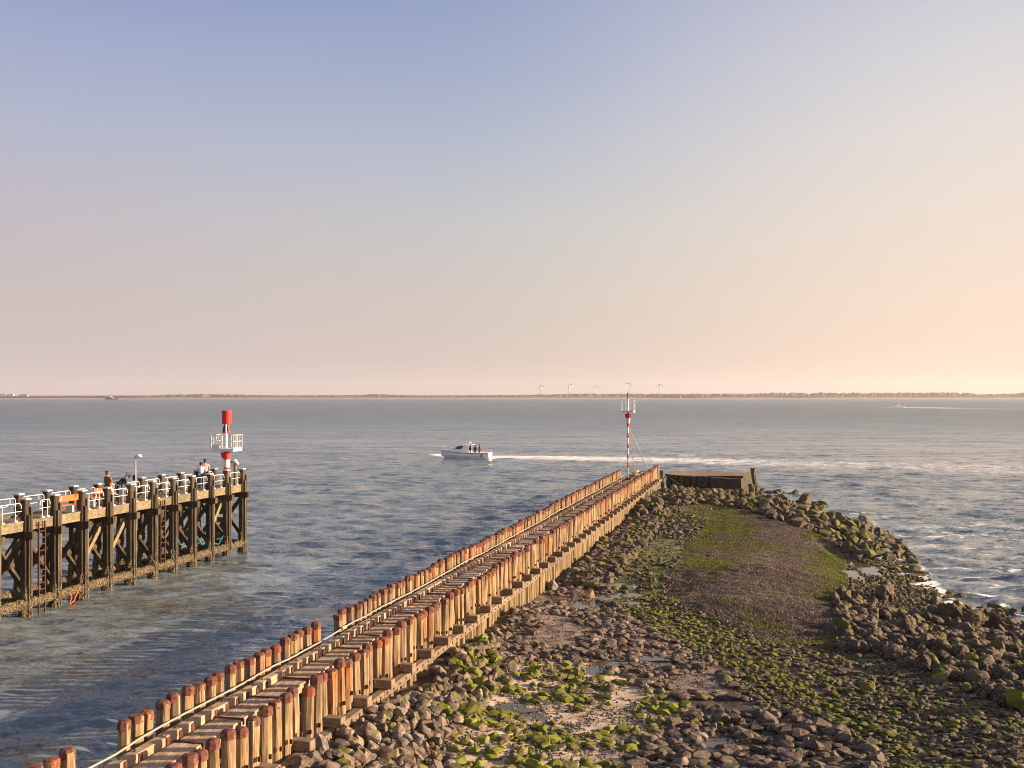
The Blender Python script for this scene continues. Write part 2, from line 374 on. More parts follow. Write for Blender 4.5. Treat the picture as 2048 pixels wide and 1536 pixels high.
# ------------------------------------------------------------------ pier frame (pile groyne with footbridge)
PA = math.atan(.2516); PU = np.array([math.sin(PA), math.cos(PA), 0]); PN = np.array([-math.cos(PA), math.sin(PA), 0])
P0 = np.array([-5.73, 21.97, 0.])
def pp(s, t, z=0.): return P0 + PU*s + PN*t + np.array([0, 0, z])
AX = (PU, PN, np.array([0, 0, 1.]))

# ------------------------------------------------------------------ ground
CTRL = [(560,1536,1.7),(620,1490,1.68),(700,1410,1.62),(640,1536,1.5),(880,1290,1.45),(780,1536,1.2),(1000,1220,.95),(960,1300,.9),(900,1536,.8),(880,1400,1.1),(1120,1150,.45),
 (1200,1090,.5),(1266,1020,.85),(1300,1000,1.05),(1000,1400,.65),(1100,1450,.6),(1230,1190,.42),(1440,1475,.45),(1300,1350,.55),(1600,1536,.55),(1300,1536,.6),
 (1850,1500,.7),(2048,1500,1.0),(1530,1130,1.35),(1450,1200,1.1),(1600,1200,1.0),(1400,1020,1.0),(1560,1050,1.15),(1690,1140,.32),(1662,1210,.45),(1650,1290,.5),
 (1440,1250,.6),(1340,1190,.5),(1365,1110,.7),(1410,1045,.85),(1250,1100,.5),(1330,1050,.6),(1200,1180,.45),(1350,985,.85),(1450,1000,.85),(1530,1000,.85),
 (1600,1020,.8),(1680,1052,.6),(1750,1090,.3),(1720,1150,.22),(1800,1195,.3),(1850,1225,.3),(1750,1250,.6),(1900,1300,.8),(2000,1350,.95),(1900,1400,.9),(1800,1350,.75),
 (1860,1180,-.02),(1905,1215,-.02),(1960,1240,0),(2048,1275,0),(1810,1120,0),(1745,1080,0),(1700,1045,0),(1640,1010,0),(1570,985,0),(1430,1440,.55),(1500,1400,.6),(1200,1400,.55)]
CP = [px2w(*c) for c in CTRL]
for y in range(18, 125, 9): CP.append(np.array([33. if y < 80 else 29., y, -1.3]))
for x in range(0, 34, 8): CP.append(np.array([x, 122., -1.3])); CP.append(np.array([x, 116., -1.0]))
for s in range(-6, 84, 10): CP.append(pp(s, 3.2, .1 if s < 60 else -.2))
CP.append(np.array([12., 18., 1.0])); CP.append(np.array([2., 18., 1.0])); CP.append(np.array([-4., 18., 1.5])); CP.append(np.array([20., 24, .9])); CP.append(np.array([27., 30, -.4])); CP.append(np.array([24., 18, .2]))
CP = np.array(CP)
def _k(a, b): return np.sqrt(((a[:, None, :2] - b[None, :, :2])**2).sum(-1) + .3)
_W = np.linalg.solve(_k(CP, CP) + .25*np.eye(len(CP)) * -1, CP[:, 2])
POOLS = [(1235,1171,.9,.5),(1228,1191,1.35,.55),(1165,1212,.9,.8),(1712,1128,.5,3.2),(1700,1150,.5,1.2),(1437,1478,.42,.45),(1500,1490,.38,.3),(1536,1470,.4,.25),(1512,1508,.22,.2),
 (1215,1326,.5,.28),(1190,1340,.35,.3),(1300,1316,.5,.25),(1065,1432,.35,.3),(1272,1207,.6,.4),(1330,1330,.35,.25),(1018,1415,.6,.35),(1405,1500,.3,.2)]
PW = []
for (x, y, rx, ry) in POOLS:
    p = px2w(x, y, .5); zz = float(-0 + (_k(p[None, :], CP) @ _W)[0]); p = px2w(x, y, zz); PW.append((p[0], p[1], zz, rx, ry))
def ground(x, y, detail=True):
    x = np.asarray(x, float); y = np.asarray(y, float); sh = x.shape; q = np.stack([x.ravel(), y.ravel()], 1); z = np.empty(len(q))
    for i in range(0, len(q), 20000): z[i:i+20000] = _k(q[i:i+20000], CP) @ _W
    z = z.reshape(sh)
    z = z + (fbm(x*1.7, y*1.7, 4) - .47) * .16
    if detail:
        pf = np.zeros(sh); pz = np.zeros(sh)
        for (cx, cy, cz, rx, ry) in PW:
            d = np.sqrt(((x-cx)/(rx*1.25))**2 + ((y-cy)/(ry*1.25*1.3))**2); k = np.clip(1.6 - d, 0, 1)
            z = z*(1-k) + np.minimum(z, cz - .05 + .05*fbm(x*4, y*4, 2))*k
    return z
MOUND = [(1338,1015),(1400,1008),(1480,1018),(1560,1043),(1640,1068),(1690,1118),(1697,1170),(1662,1200),(1672,1290),(1560,1292),(1440,1245),(1370,1215),(1325,1185),(1345,1140),(1368,1100),(1415,1042)]
ZONES = [
 # name, polygon, density, rmin, rmax, style(0 angular 1 round), moss, dark, weed
 ('ridge', [(1255,1040),(1262,995),(1330,955),(1520,970),(1600,985),(1700,1035),(1800,1085),(1830,1130),(1700,1112),(1640,1068),(1560,1043),(1480,1018),(1400,1008),(1338,1015),(1300,1035)], 4.2, .22, .64, 0, .33, .88, .25),
 ('mound', MOUND, 0, 0, 0, 0, 0, 0, 0),
 ('shore', [(1697,1112),(1830,1115),(1880,1190),(1905,1222),(1840,1235),(1760,1215),(1700,1190)], 36, .07, .18, 0, .34, .75, .4),
 ('boulders', [(1655,1200),(1700,1183),(1760,1215),(1850,1228),(1905,1215),(2200,1250),(2200,1490),(1960,1400),(1850,1345),(1740,1310),(1665,1300)], 14, .12, .44, 1, .24, .85, .62),
 ('bank', [(480,1600),(560,1500),(640,1420),(760,1345),(880,1265),(960,1200),(1020,1180),(1040,1215),(985,1290),(1010,1350),(960,1420),(900,1480),(905,1600)], 34, .07, .31, 0, .16, .45, 0),
 ('gray', [(950,1300),(1030,1195),(1110,1165),(1225,1185),(1250,1235),(1350,1285),(1470,1345),(1480,1400),(1330,1400),(1200,1330),(1060,1325),(1000,1350)], 27, .07, .29, 0, .04, .6, .05),
 ('sand', [(895,1600),(900,1480),(960,1420),(1010,1350),(1060,1322),(1200,1330),(1330,1400),(1400,1420),(1300,1470),(1200,1600)], 21, .06, .28, 0, .55, .4, 0),
 ('bottom', [(1190,1600),(1300,1462),(1400,1415),(1600,1430),(1740,1490),(1830,1600)], 26, .09, .34, 0, .03, .78, .15),
 ('leftdark', [(1110,1168),(1200,1085),(1262,1018),(1300,1030),(1338,1015),(1415,1042),(1368,1100),(1325,1190),(1225,1190)], 26, .06, .26, 0, .25, .85, .35),
 ('green', [(1200,1190),(1330,1180),(1440,1240),(1560,1290),(1670,1288),(1850,1340),(1960,1400),(2200,1480),(2200,1700),(1780,1700),(1740,1490),(1600,1430),(1480,1400),(1350,1285),(1250,1235)], 54, .055, .18, 0, .27, .72, .45),
]
def zone_of(px, py):
    z = np.full(px.shape, -1)
    for i, Z in enumerate(ZONES):
        k = (z < 0) & inpoly(px, py, Z[1]); z[k] = i
    return z
def build_ground():
    s = np.arange(-5, 98, .16); t = np.arange(3.0, -33, -.15)
    S, T = np.meshgrid(s, t, indexing='ij'); X = P0[0] + PU[0]*S + PN[0]*T; Y = P0[1] + PU[1]*S + PN[1]*T
    Z = ground(X, Y); n, m = S.shape
    px, py = w2px(np.stack([X, Y, Z], -1)); zn = zone_of(px, py)
    g = np.zeros(S.shape); d = np.ones(S.shape) * .6
    tab = {'ridge': (.25, .9), 'mound': (.0, .9), 'shore': (.25, .9), 'boulders': (.1, 1), 'bank': (.0, 1.1), 'gray': (.0, .42), 'sand': (.08, .0), 'bottom': (.0, .55), 'leftdark': (.68, 1.), 'green': (.30, .95)}
    for i, Zn in enumerate(ZONES):
        k = zn == i; g[k], d[k] = tab[Zn[0]]
    # algae on the mound: right rim, left part and lower margin
    mk = inpoly(px, py, MOUND)
    gm = np.clip((px - 1600)/80, 0, 1)*.55 + np.clip(1 - np.abs(px-1430)/90, 0, 1)*np.clip((1190-py)/120, 0, 1)*.4
    g[mk] = gm[mk]
    for _ in range(3):
        for a in (g, d):
            a[1:-1, 1:-1] = (a[1:-1, 1:-1]*2 + a[:-2, 1:-1] + a[2:, 1:-1] + a[1:-1, :-2] + a[1:-1, 2:]) / 6
    Z[mk] += (fbm(X*6, Y*6, 3)[mk] - .45) * .10
    idx = np.arange(n*m).reshape(n, m)
    Fq = np.stack([idx[:-1, :-1], idx[:-1, 1:], idx[1:, 1:], idx[1:, :-1]], -1).reshape(-1, 4)
    gc = np.stack([g, d, np.zeros_like(g), np.ones_like(g)], -1).reshape(-1, 4)
    o = mesh_np('beach', np.stack([X, Y, Z], -1).reshape(-1, 3), [Fq], M['ground'], smooth=True, attrs={'gc': gc})
    tag(o, 'wet sand, mud and green algae ground between the stones', None, None, 'structure')
build_ground()

# ------------------------------------------------------------------ sea
def path_foam(X, Y, pts, z=0.0):
    """pts: (px,py,halfwidth m,strength); returns mask"""
    W_ = [(*px2w(x, y, 0)[:2], w_, k) for x, y, w_, k in pts]; out_ = np.zeros(X.shape)
    for (x1, y1, w1, k1), (x2, y2, w2, k2) in zip(W_[:-1], W_[1:]):
        dx, dy = x2-x1, y2-y1; L2 = dx*dx+dy*dy; t = np.clip(((X-x1)*dx+(Y-y1)*dy)/L2, 0, 1)
        d = np.hypot(X-x1-t*dx, Y-y1-t*dy); w_ = w1+(w2-w1)*t; k = k1+(k2-k1)*t
        out_ = np.maximum(out_, k*np.clip(1.25 - d/w_, 0, 1))
    return out_
def build_sea():
    r = [9.0]
    while r[-1] < 1300: r.append(r[-1]*1.0042 + .01)
    while r[-1] < 4900: r.append(r[-1]*1.06)
    r = np.array(r); a1 = np.radians(np.linspace(-31, 31, 820)); a2 = np.radians(np.linspace(31, 329, 80)[1:-1])
    th = np.concatenate([a1, a2]); Rr, T = np.meshgrid(r, th, indexing='ij'); X = Rr*np.sin(T); Y = Rr*np.cos(T)
    Z = np.zeros_like(X); g = np.random.default_rng(11)
    cell = Rr*.0045
    calm = 1 - .5*np.clip((75-Y)/30, 0, 1)*np.clip((4-X + Y*.25)/10, 0, 1)
    chop = .75 + .5*fbm(X*.02+5, Y*.05+9, 3)
    for i in range(60):
        lam = .45*math.exp(g.random()**1.15*math.log(3.8/.45)); k = 2*math.pi/lam; ang = g.normal(math.radians(100), .6)
        amp = .0105*lam**.75 * (.6+.8*g.random()); ph = g.random()*6.28
        f = np.clip(lam/(cell*3) - 1, 0, 1); p_ = k*(X*math.cos(ang)+Y*math.sin(ang))+ph + 1.2*np.sin(.13*X+.21*Y+i)
        sw = np.sin(p_); Z += amp*f*(sw + .35*(sw*sw-.5))
    Z *= calm*chop
    foam = path_foam(X, Y, [(984,914,2.6,1.15),(1010,914,5.5,1.1),(1120,916.0,8,1.0),(1240,918.5,11,.84),(1400,922,16,.70),(1600,927,20,.63),(1800,932,21,.61),(2100,940,21,.61)])
    foam = np.maximum(foam, path_foam(X, Y, [(1100,912.5,1.5,.5),(1330,910,2.2,.55),(1375,912,2.2,.66),(1500,911,1.4,.35),(1680,911,2.0,.5),(1900,914,1.8,.35),(2100,916,2.0,.5)]))
    foam = np.maximum(foam, path_foam(X, Y, [(882,909.0,3,1.1),(905,914,2.4,1.0),(930,917,1.2,.7),(984,916.8,1.6,.9)]))
    foam = np.maximum(foam, path_foam(X, Y, [(1808,815.6,25,1.1),(1850,815.6,40,.95),(1905,816.5,25,.75),(2060,817.5,30,.55)]))
    foam = np.maximum(foam, path_foam(X, Y, [(1640,1012,.8,.45),(1700,1048,1.2,.8),(1760,1088,1.4,.9),(1815,1125,1.4,.9),(1850,1170,1.3,.9),(1870,1195,1.5,1.0),(1910,1225,1.5,.95),(2060,1275,1.5,.85)]))
    foam = np.maximum(foam, path_foam(X, Y, [(2000,1195,.5,.55),(2060,1200,.5,.5)]))
    foam = np.maximum(foam, (.60*np.clip((X-12)/12, 0, 1)*np.clip((130-Y)/50, 0, 1)*np.clip((fbm(X*.22, Y*1.1, 3)-.40)*6, 0, 1)))  # broken pale streaks off the right shore: water shimmer painted in foam colour
    Z += .10*np.clip(foam, 0, 1)*(Y > 100)*(Y < 220)*fbm(X*1.2, Y*2.5, 2)
    # bow waves of the wake: a few standing ridges
    for (x, y, w_, h) in ((1340,911,3,.14),(1368,910.5,3,.14),(1640,911.5,4,.14),(1590,916,4,.12),(1960,1172,2.4,.14),(1900,1060,4,.16),(2010,1090,4,.18)):
        c = px2w(x, y, 0); Z += h*np.exp(-((X-c[0])/w_)**2 - ((Y-c[1])/(w_*.28))**2)
    n, m = X.shape; idx = np.arange(n*m).reshape(n, m); idn = np.roll(idx, -1, axis=1)
    Fq = np.stack([idx[:-1], idx[1:], idn[1:], idn[:-1]], -1).reshape(-1, 4)[:, ::-1]
    o = mesh_np('sea', np.stack([X, Y, Z], -1).reshape(-1, 3), [Fq], M['water'], smooth=True, attrs={'foam': foam.ravel()})
    if o.data.polygons[0].normal.z < 0: o.data.flip_normals()
    tag(o, 'rippled blue grey sea with a white boat wake', None, None, 'structure')
build_sea()
pm = Mat('pool_water', .03, 0, .5); pm.b.inputs['IOR'].default_value = 1.33; pm.color((.09, .075, .055)); pm.bump(pm.noise(pm.pos(), 6, 2), .06, .01)
for i, (cx, cy, cz, rx, ry) in enumerate(PW):
    n = 26; ang = np.linspace(0, 2*math.pi, n, endpoint=False); ph = rng.random(4)*6
    rad = 1 + .18*np.sin(3*ang+ph[0]) + .14*np.sin(5*ang+ph[1]) + .1*np.sin(8*ang+ph[2])
    mb = MB(); vs = [(cx, cy, cz-.012)] + [(cx+rx*1.25*q*math.cos(a), cy+ry*1.5*q*math.sin(a), cz-.012) for a, q in zip(ang, rad)]
    mb.add(vs, [(0, k+1, (k+1) % n + 1) for k in range(n)])
    tag(mb.build('tide_pool_water', pm.m), 'still shallow tide pool among the stones', None, None, 'structure')

# ------------------------------------------------------------------ stones
def ico(sub):
    bm = bmesh.new(); bmesh.ops.create_icosphere(bm, subdivisions=sub, radius=1); bm.verts.ensure_lookup_table()
    V = np.array([v.co[:] for v in bm.verts]); Fc = np.array([[v.index for v in f.verts] for f in bm.faces]); bm.free(); return V, Fc
ICO = {1: ico(1), 2: ico(2), 3: ico(3), 4: ico(4)}
def rock_template(level, style, g):
    V, Fc = ICO[level]; V = V.copy()
    n = g.integers(13, 21)
    for _ in range(n):
        d = g.normal(size=3); d /= np.linalg.norm(d); h = g.uniform(.50, .82) if style == 0 else g.uniform(.70, .92)
        q = V @ d - h; q[q < 0] = 0; V -= q[:, None]*d
    amp = .05 if style == 0 else .09
    for f in (2.3, 4.7, 8.5):
        for _ in range(2):
            d = g.normal(size=3); d /= np.linalg.norm(d); V *= (1 + amp/f*2*np.sin(f*(V @ d) + g.random()*6))[:, None]
    if style == 1 and level >= 2:
        for _ in range(7):
            d = g.normal(size=3)*10; V *= (1 + .05*np.sin(V @ d + g.random()*6))[:, None]
    return V / np.abs(V).max()
TG = np.random.default_rng(5)
TEMPL = {(lv, st): [rock_template(lv, st, TG) for _ in range(18 if lv < 4 else 12)] for lv in (1, 2, 3, 4) for st in (0, 1)}
def rotm(g):
    q = g.normal(size=4); q /= np.linalg.norm(q); w_, x, y, z = q
    return np.array([[1-2*(y*y+z*z), 2*(x*y-z*w_), 2*(x*z+y*w_)], [2*(x*y+z*w_), 1-2*(x*x+z*z), 2*(y*z-x*w_)], [2*(x*z-y*w_), 2*(y*z+x*w_), 1-2*(x*x+y*y)]])
def scatter():
    g = np.random.default_rng(21); recs = []
    S0, S1, T0, T1 = -5, 92, -30, -.55; area = (S1-S0)*(T1-T0)
    for zi, (name, poly, dens, r0, r1, style, moss, dark, weed) in enumerate(ZONES):
        if not dens: continue
        n = int(area*dens*1.0); s = g.uniform(S0, S1, n); t = g.uniform(T0, T1, n)
        X = P0[0]+PU[0]*s+PN[0]*t; Y = P0[1]+PU[1]*s+PN[1]*t
        # quick cull with flat z
        px, py = w2px(np.stack([X, Y, np.full(n, .6)], -1)); k = (px > 380) & (px < 2200) & (Y > 21) & (py > 930); X, Y, t, s = X[k], Y[k], t[k], s[k]
        Z = ground(X, Y); px, py = w2px(np.stack([X, Y, Z], -1)); k = (zone_of(px, py) == zi); X, Y, Z, t, px, py = X[k], Y[k], Z[k], t[k], px[k], py[k]
        k = Z > -.35; X, Y, Z, t, px, py = X[k], Y[k], Z[k], t[k], px[k], py[k]
        for i in range(len(X)):
            u = g.random(); r = r0 + (r1-r0)*u**2.3
            if name == 'leftdark': r = r0 + (r1-r0)*u**5
            if name == 'leftdark' and t[i] > -3.2: r = .12+.30*g.random()
            pool = any(((X[i]-a)/(rx*1.2))**2 + ((Y[i]-b)/(ry*1.45))**2 < 1 for a, b, c, rx, ry in PW)
            if pool and g.random() < .965: continue
            if name in ('sand',) and fbm(np.array([X[i]*.9]), np.array([Y[i]*.9]), 2)[0] < .27: continue
            if name == 'leftdark' and t[i] < -2.2 and fbm(np.array([X[i]*.42+11]), np.array([Y[i]*.2]), 3)[0] > .50 and g.random() < .75: continue
            if name == 'gray' and fbm(np.array([X[i]*.5+3]), np.array([Y[i]*.5]), 2)[0] < .24: continue
            if t[i] + r > -.40 and Z[i] + r > 1.3: continue
            m_ = moss; dk = dark
            if name == 'bank': m_ = .10 + .33*np.clip((px[i]-760)/200, 0, 1) - .25*np.clip((1330-py[i])/80, 0, 1)
            if name == 'bottom': m_ = .03 + .3*(fbm(np.array([X[i]*.3]), np.array([Y[i]*.3]), 2)[0] > .5)*(g.random() < .3)
            if name in ('green', 'leftdark', 'boulders'): m_ = moss + .5*(fbm(np.array([X[i]*.35]), np.array([Y[i]*.35]), 2)[0] - .38)
            if name == 'green': m_ += .30*np.clip(1-abs((px[i]-1250) - (py[i]-1200)*1.9)/120, 0, 1)
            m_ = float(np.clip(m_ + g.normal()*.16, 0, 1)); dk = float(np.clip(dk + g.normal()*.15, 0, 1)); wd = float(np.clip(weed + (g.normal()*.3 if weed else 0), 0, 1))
            recs.append((X[i], Y[i], Z[i], r, style, m_, dk, wd, zi, px[i], py[i]))
    # a few named big ones: solitary shore rocks, large ridge boulders
    for (x, y, r, st, m_, dk) in [(1731,1046,.85,0,.05,.5),(1790,1142,.5,0,.3,.7),(1830,1142,.6,0,.05,.5),(1872,1208,.4,0,.1,.5),(1608,1012,1.0,0,.5,.75),(1728,1078,.8,0,.6,.8),(1745,1068,.5,0,.5,.8),
        (1562,1000,.8,0,.5,.7),(1700,1058,.7,0,.5,.8),(1768,1200,.75,1,.35,.8),(1896,1245,.75,1,.38,.9),(1945,1258,.72,1,.38,.95),(1990,1262,.6,0,.3,.9),(2020,1250,.4,0,.05,.8),(1735,1385,.36,0,.55,.6),
        (1880,1365,.42,0,.5,.6),(2040,1420,.6,0,.6,.5),(1370,1200,.1,0,.3,.4),(1175,1128,.45,0,.1,.4),(1205,1085,.5,0,.6,.6),(1240,1045,.5,0,.15,.5),(1155,1150,.42,0,.1,.1),(1105,1180,.42,0,.1,.1),
        (1150,1195,.42,0,.35,.15),(1175,1200,.5,0,.15,.35),(1292,1080,.5,0,.1,.95),(1905,1190,.35,0,0,.5),(1860,1120,.3,0,0,.6),(1925,1195,.3,0,0,.6)]:
        p = px2w(x, y, .4); z = float(ground(p[0:1], p[1:2])[0]); p = px2w(x, y, max(z, 0) + .0)
        recs.append((p[0], p[1], max(z, -.15), r, st, m_, dk, .3*(dk > .6), 3, x, y))
    for (x, y, r) in [(640,1500,.42),(690,1470,.36),(745,1478,.34),(800,1470,.3),(715,1520,.3),(830,1400,.36),(860,1380,.33),(900,1408,.33),(915,1436,.3),(970,1235,.3),(985,1222,.36),(940,1270,.3),(870,1345,.34),(1000,1200,.34),(800,1430,.3),(760,1440,.33),(880,1450,.28),(590,1528,.3)]:
        p = px2w(x, y, 1.2); z = float(ground(p[0:1], p[1:2])[0]); p = px2w(x, y, z+.1)
        recs.append((p[0], p[1], z+.08, r*.8, 0, .35*g.random()*(x > 700), .2, 0, 4, x, y))
    return recs
def pebbles():
    g = np.random.default_rng(77); n = 90000; s = g.uniform(-4, 40, n); t = g.uniform(-17, -.8, n)
    X = P0[0]+PU[0]*s+PN[0]*t; Y = P0[1]+PU[1]*s+PN[1]*t; px, py = w2px(np.stack([X, Y, np.full(n, .6)], -1)); k = (px > 850) & (px < 1900) & (py > 1150) & (Y > 22); X, Y = X[k], Y[k]
    Z = ground(X, Y); px, py = w2px(np.stack([X, Y, Z], -1)); zn = zone_of(px, py); nm = np.array([z[0] for z in ZONES] + ['x'])[zn]
    k = np.isin(nm, ['sand', 'gray', 'bottom', 'bank']) & (fbm(X*1.1, Y*1.1, 3) + g.random(len(X))*.35 > .58) & ((nm != 'gray') | (g.random(len(X)) < .3))
    X, Y, Z, nm = X[k], Y[k], Z[k], nm[k]
    return [(x, y, z, r, 0, m_*.5, .55, 0, -1, 0, 0) for x, y, z, r, m_ in zip(X, Y, Z, g.uniform(.02, .06, len(X)), (g.random(len(X)) < .3)*(nm == 'sand'))]
recs = scatter() + pebbles()
print('rocks', len(recs))
GR = np.random.default_rng(9)
def rock_geo(rec, g):
    X, Y, Z, r, st, m_, dk, wd, zi, px, py = rec
    rp = r*1024/Y; lv = 4 if rp > 14 else 3 if rp > 6.5 else 2 if rp > 2.2 else 1
    T = TEMPL[(lv, st)]; V = T[g.integers(len(T))]; sq = np.array([1, g.uniform(.6, .95), g.uniform(.5, .8)])
    V = V*sq; Rm = rotm(g)
    if g.random() < .55: # lie flat
        a = g.random()*6.28; tl = g.normal()*.25; Rz = np.array([[math.cos(a), -math.sin(a), 0], [math.sin(a), math.cos(a), 0], [0, 0, 1]])
        Rx = np.array([[1, 0, 0], [0, math.cos(tl), -math.sin(tl)], [0, math.sin(tl), math.cos(tl)]]); Rm = Rz @ Rx
    V = V @ Rm.T
    fl_z = {6: .72, 5: .68, 7: .72, 9: .66, 8: .8}.get(zi)
    if fl_z: V = V*np.array([1.12, 1.0, fl_z])
    V = V*r; h = -V[:, 2].min()
    return V, ICO[lv][1], np.array([X, Y, Z + h*.55]), (g.random(), m_, dk, wd)
def px_size(rec):
    X, Y, Z, r, st, m_, dk, wd, zi, px, py = rec
    return r/Y if (0 <= px <= 2048 and py < 1545) else 0
order = sorted(range(len(recs)), key=lambda i: -px_size(recs[i]))
BIG = set(order[:285])
WORDS = {0: ('boulder', 'boulder', 'large dark mossy boulder in the ridge running down from the concrete block', 'boulders of the ridge'),
 3: ('boulder', 'boulder', 'large weed covered boulder along the right shore', 'weed covered boulders on the right shore'),
 4: ('rock', 'rock', 'large bare tan rock heaped against the pile row', 'rocks heaped against the pile row'),
 40: ('rock', 'rock', 'large moss patched rock in the heap beside the pile row', 'moss patched rocks beside the pile row'),
 5: ('rock', 'rock', 'dark grey angular rock on the muddy flat beside the pile row', 'grey rocks on the muddy flat'),
 6: ('rock', 'rock', 'bright green moss covered rock lying on open sand', 'mossy rocks on the sand'),
 7: ('rock', 'rock', 'brown grey rounded rock around the bottom tide pools', 'rounded rocks around the bottom pools'),
 8: ('rock', 'rock', 'dark rock at the foot of the far pile row beside green algae', 'dark rocks at the foot of the far pile row'),
 9: ('rock', 'rock', 'larger stone in the green and brown rubble slope', 'larger stones in the rubble slope'),
 2: ('rock', 'rock', 'small olive rock on the right waterline', 'olive rocks on the waterline')}
bv, bf, ba, bs = [], {3: []}, [], []; nb = 0
for i, rec in enumerate(recs):
    V, Fc, c, at = rock_geo(rec, GR)
    if i in BIG:
        k = rec[8]; k = 40 if (k == 4 and rec[5] > .3) else k
        nm, cat, lab, grp = WORDS[k]
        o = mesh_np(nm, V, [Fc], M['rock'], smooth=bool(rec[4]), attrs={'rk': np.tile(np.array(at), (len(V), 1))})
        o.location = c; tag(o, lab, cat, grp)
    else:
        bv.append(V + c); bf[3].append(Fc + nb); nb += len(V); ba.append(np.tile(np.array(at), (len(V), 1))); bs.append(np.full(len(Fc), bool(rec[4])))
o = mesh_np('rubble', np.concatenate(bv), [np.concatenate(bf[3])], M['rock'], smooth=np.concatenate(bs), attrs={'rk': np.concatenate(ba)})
tag(o, 'countless smaller stones, green and brown, strewn over the shore', 'rubble', None, 'stuff')
# mussel covered mound: thousands of small upright chips
def mound():
    g = np.random.default_rng(33); n = 420000
    S = g.uniform(10, 75, n); T = g.uniform(-16, -1, n); X = P0[0]+PU[0]*S+PN[0]*T; Y = P0[1]+PU[1]*S+PN[1]*T
    px, py = w2px(np.stack([X, Y, np.full(n, .9)], -1)); k = (px > 1280) & (px < 1740) & (py > 985) & (py < 1330); X, Y = X[k], Y[k]
    Z = ground(X, Y); px, py = w2px(np.stack([X, Y, Z], -1)); k = inpoly(px, py, MOUND); X, Y, Z, px, py = X[k], Y[k], Z[k], px[k], py[k]
    keep = g.random(len(X)) < .8; X, Y, Z, px, py = X[keep], Y[keep], Z[keep], px[keep], py[keep]; n = len(X); print('mound', n)
    V0, F0 = ico(1); V0 = V0.copy()
    r = g.uniform(.02, .046, n)*(1+.5*(g.random(n) < .08)); A = g.random(n)*6.28; B = g.normal(size=n)*.5
    sc3 = np.stack([r*g.uniform(.8, 1.5, n), r*g.uniform(.5, .9, n), r*g.uniform(.5, 1.1, n)], 1)
    V = V0[None]*sc3[:, None, :]; cb, sb = np.cos(B)[:, None], np.sin(B)[:, None]
    x = V[..., 0]*cb - V[..., 2]*sb; z = V[..., 0]*sb + V[..., 2]*cb; y = V[..., 1]; ca, sa = np.cos(A)[:, None], np.sin(A)[:, None]
    V = np.stack([x*ca-y*sa + X[:, None], x*sa+y*ca + Y[:, None], z + Z[:, None] + .02], -1)
    rim = np.clip((px-1590)/90, 0, 1)*np.clip((1240-py)/60, 0, 1); lf = np.clip(1.15-np.abs(px-1435-(1100-py)*.2)/95, 0, 1)*np.clip((1200-py + 60*(fbm(X*.8, Y*.8, 3)-.47)*6)/150, 0, 1)
    low = np.clip((py-1225)/60, 0, 1)*.35
    nz = fbm(X*.5, Y*.5, 4)
    moss = np.clip(.08 + .95*rim + .78*lf + low + (nz-.47)*1.6 + g.normal(size=n)*.14, 0, 1)
    band = np.clip((fbm(X*.35+7, Y*.22, 3)-.42)*4, 0, 1)
    at = np.stack([g.random(n), moss, np.clip(.72 - .45*band + g.normal(size=n)*.25, 0, 1), np.clip(.2+g.normal(size=n)*.25, 0, 1)], -1)
    Fc = (F0[None] + (np.arange(n)*len(V0))[:, None, None]).reshape(-1, 3)
    o = mesh_np('mussel_bed', V.reshape(-1, 3), [Fc], M['rock'], smooth=False, attrs={'rk': np.repeat(at, len(V0), 0)})
    tag(o, 'low brown and green mound covered with small stones and mussels', 'mussel bed', None, 'stuff')
mound()

# ------------------------------------------------------------------ pile groyne
def pile_meshes():
    body, cap = [], []
    g = np.random.default_rng(17)
    for v in range(14):
        n = 8; H = 3.62; rings = []; a0 = g.random()*.8; wob = g.normal(size=(6, 2))*.012
        rot = g.normal()*.12
        for i, z in enumerate(np.linspace(0, H, 11)):
            rr = (.158 - .012*z/H); ring = []
            cx = np.interp(z, np.linspace(0, H, 6), wob[:, 0]); cy = np.interp(z, np.linspace(0, H, 6), wob[:, 1])
            for k in range(n):
                a = a0 + 2*math.pi*k/n + rot*z/H + .04*math.sin(3*z+k); q = rr*(1 + .07*math.sin(1.7*z+k*2.1+v) + g.normal()*.018)
                ring.append((cx+q*math.cos(a), cy+q*math.sin(a), z))
            rings.append(ring)
        mb = MB(); mb.loft(rings); o = mb.build('pile', M['pile'])
        me = o.data; bpy.data.objects.remove(o); body.append(me)
        flat = v % 5 == 4
        prof = [(.156, -.14), (.163, -.132), (.161, -.01), (.152, .02)] + ([(.14, .028), (.0, .032)] if flat else [(.122, .046), (.07, .062), (.0, .066)])
        rings = [[(q*math.cos(a0+rot+2*math.pi*k/n)*(1+g.normal()*.02), q*math.sin(a0+rot+2*math.pi*k/n)*(1+g.normal()*.02), H+z) for k in range(n)] for q, z in prof]
        mb = MB(); mb.loft(rings, cap=False); o = mb.build('iron_cap', M['rust']); cap.append(o.data); bpy.data.objects.remove(o)
    return body, cap
PB, PC = pile_meshes()
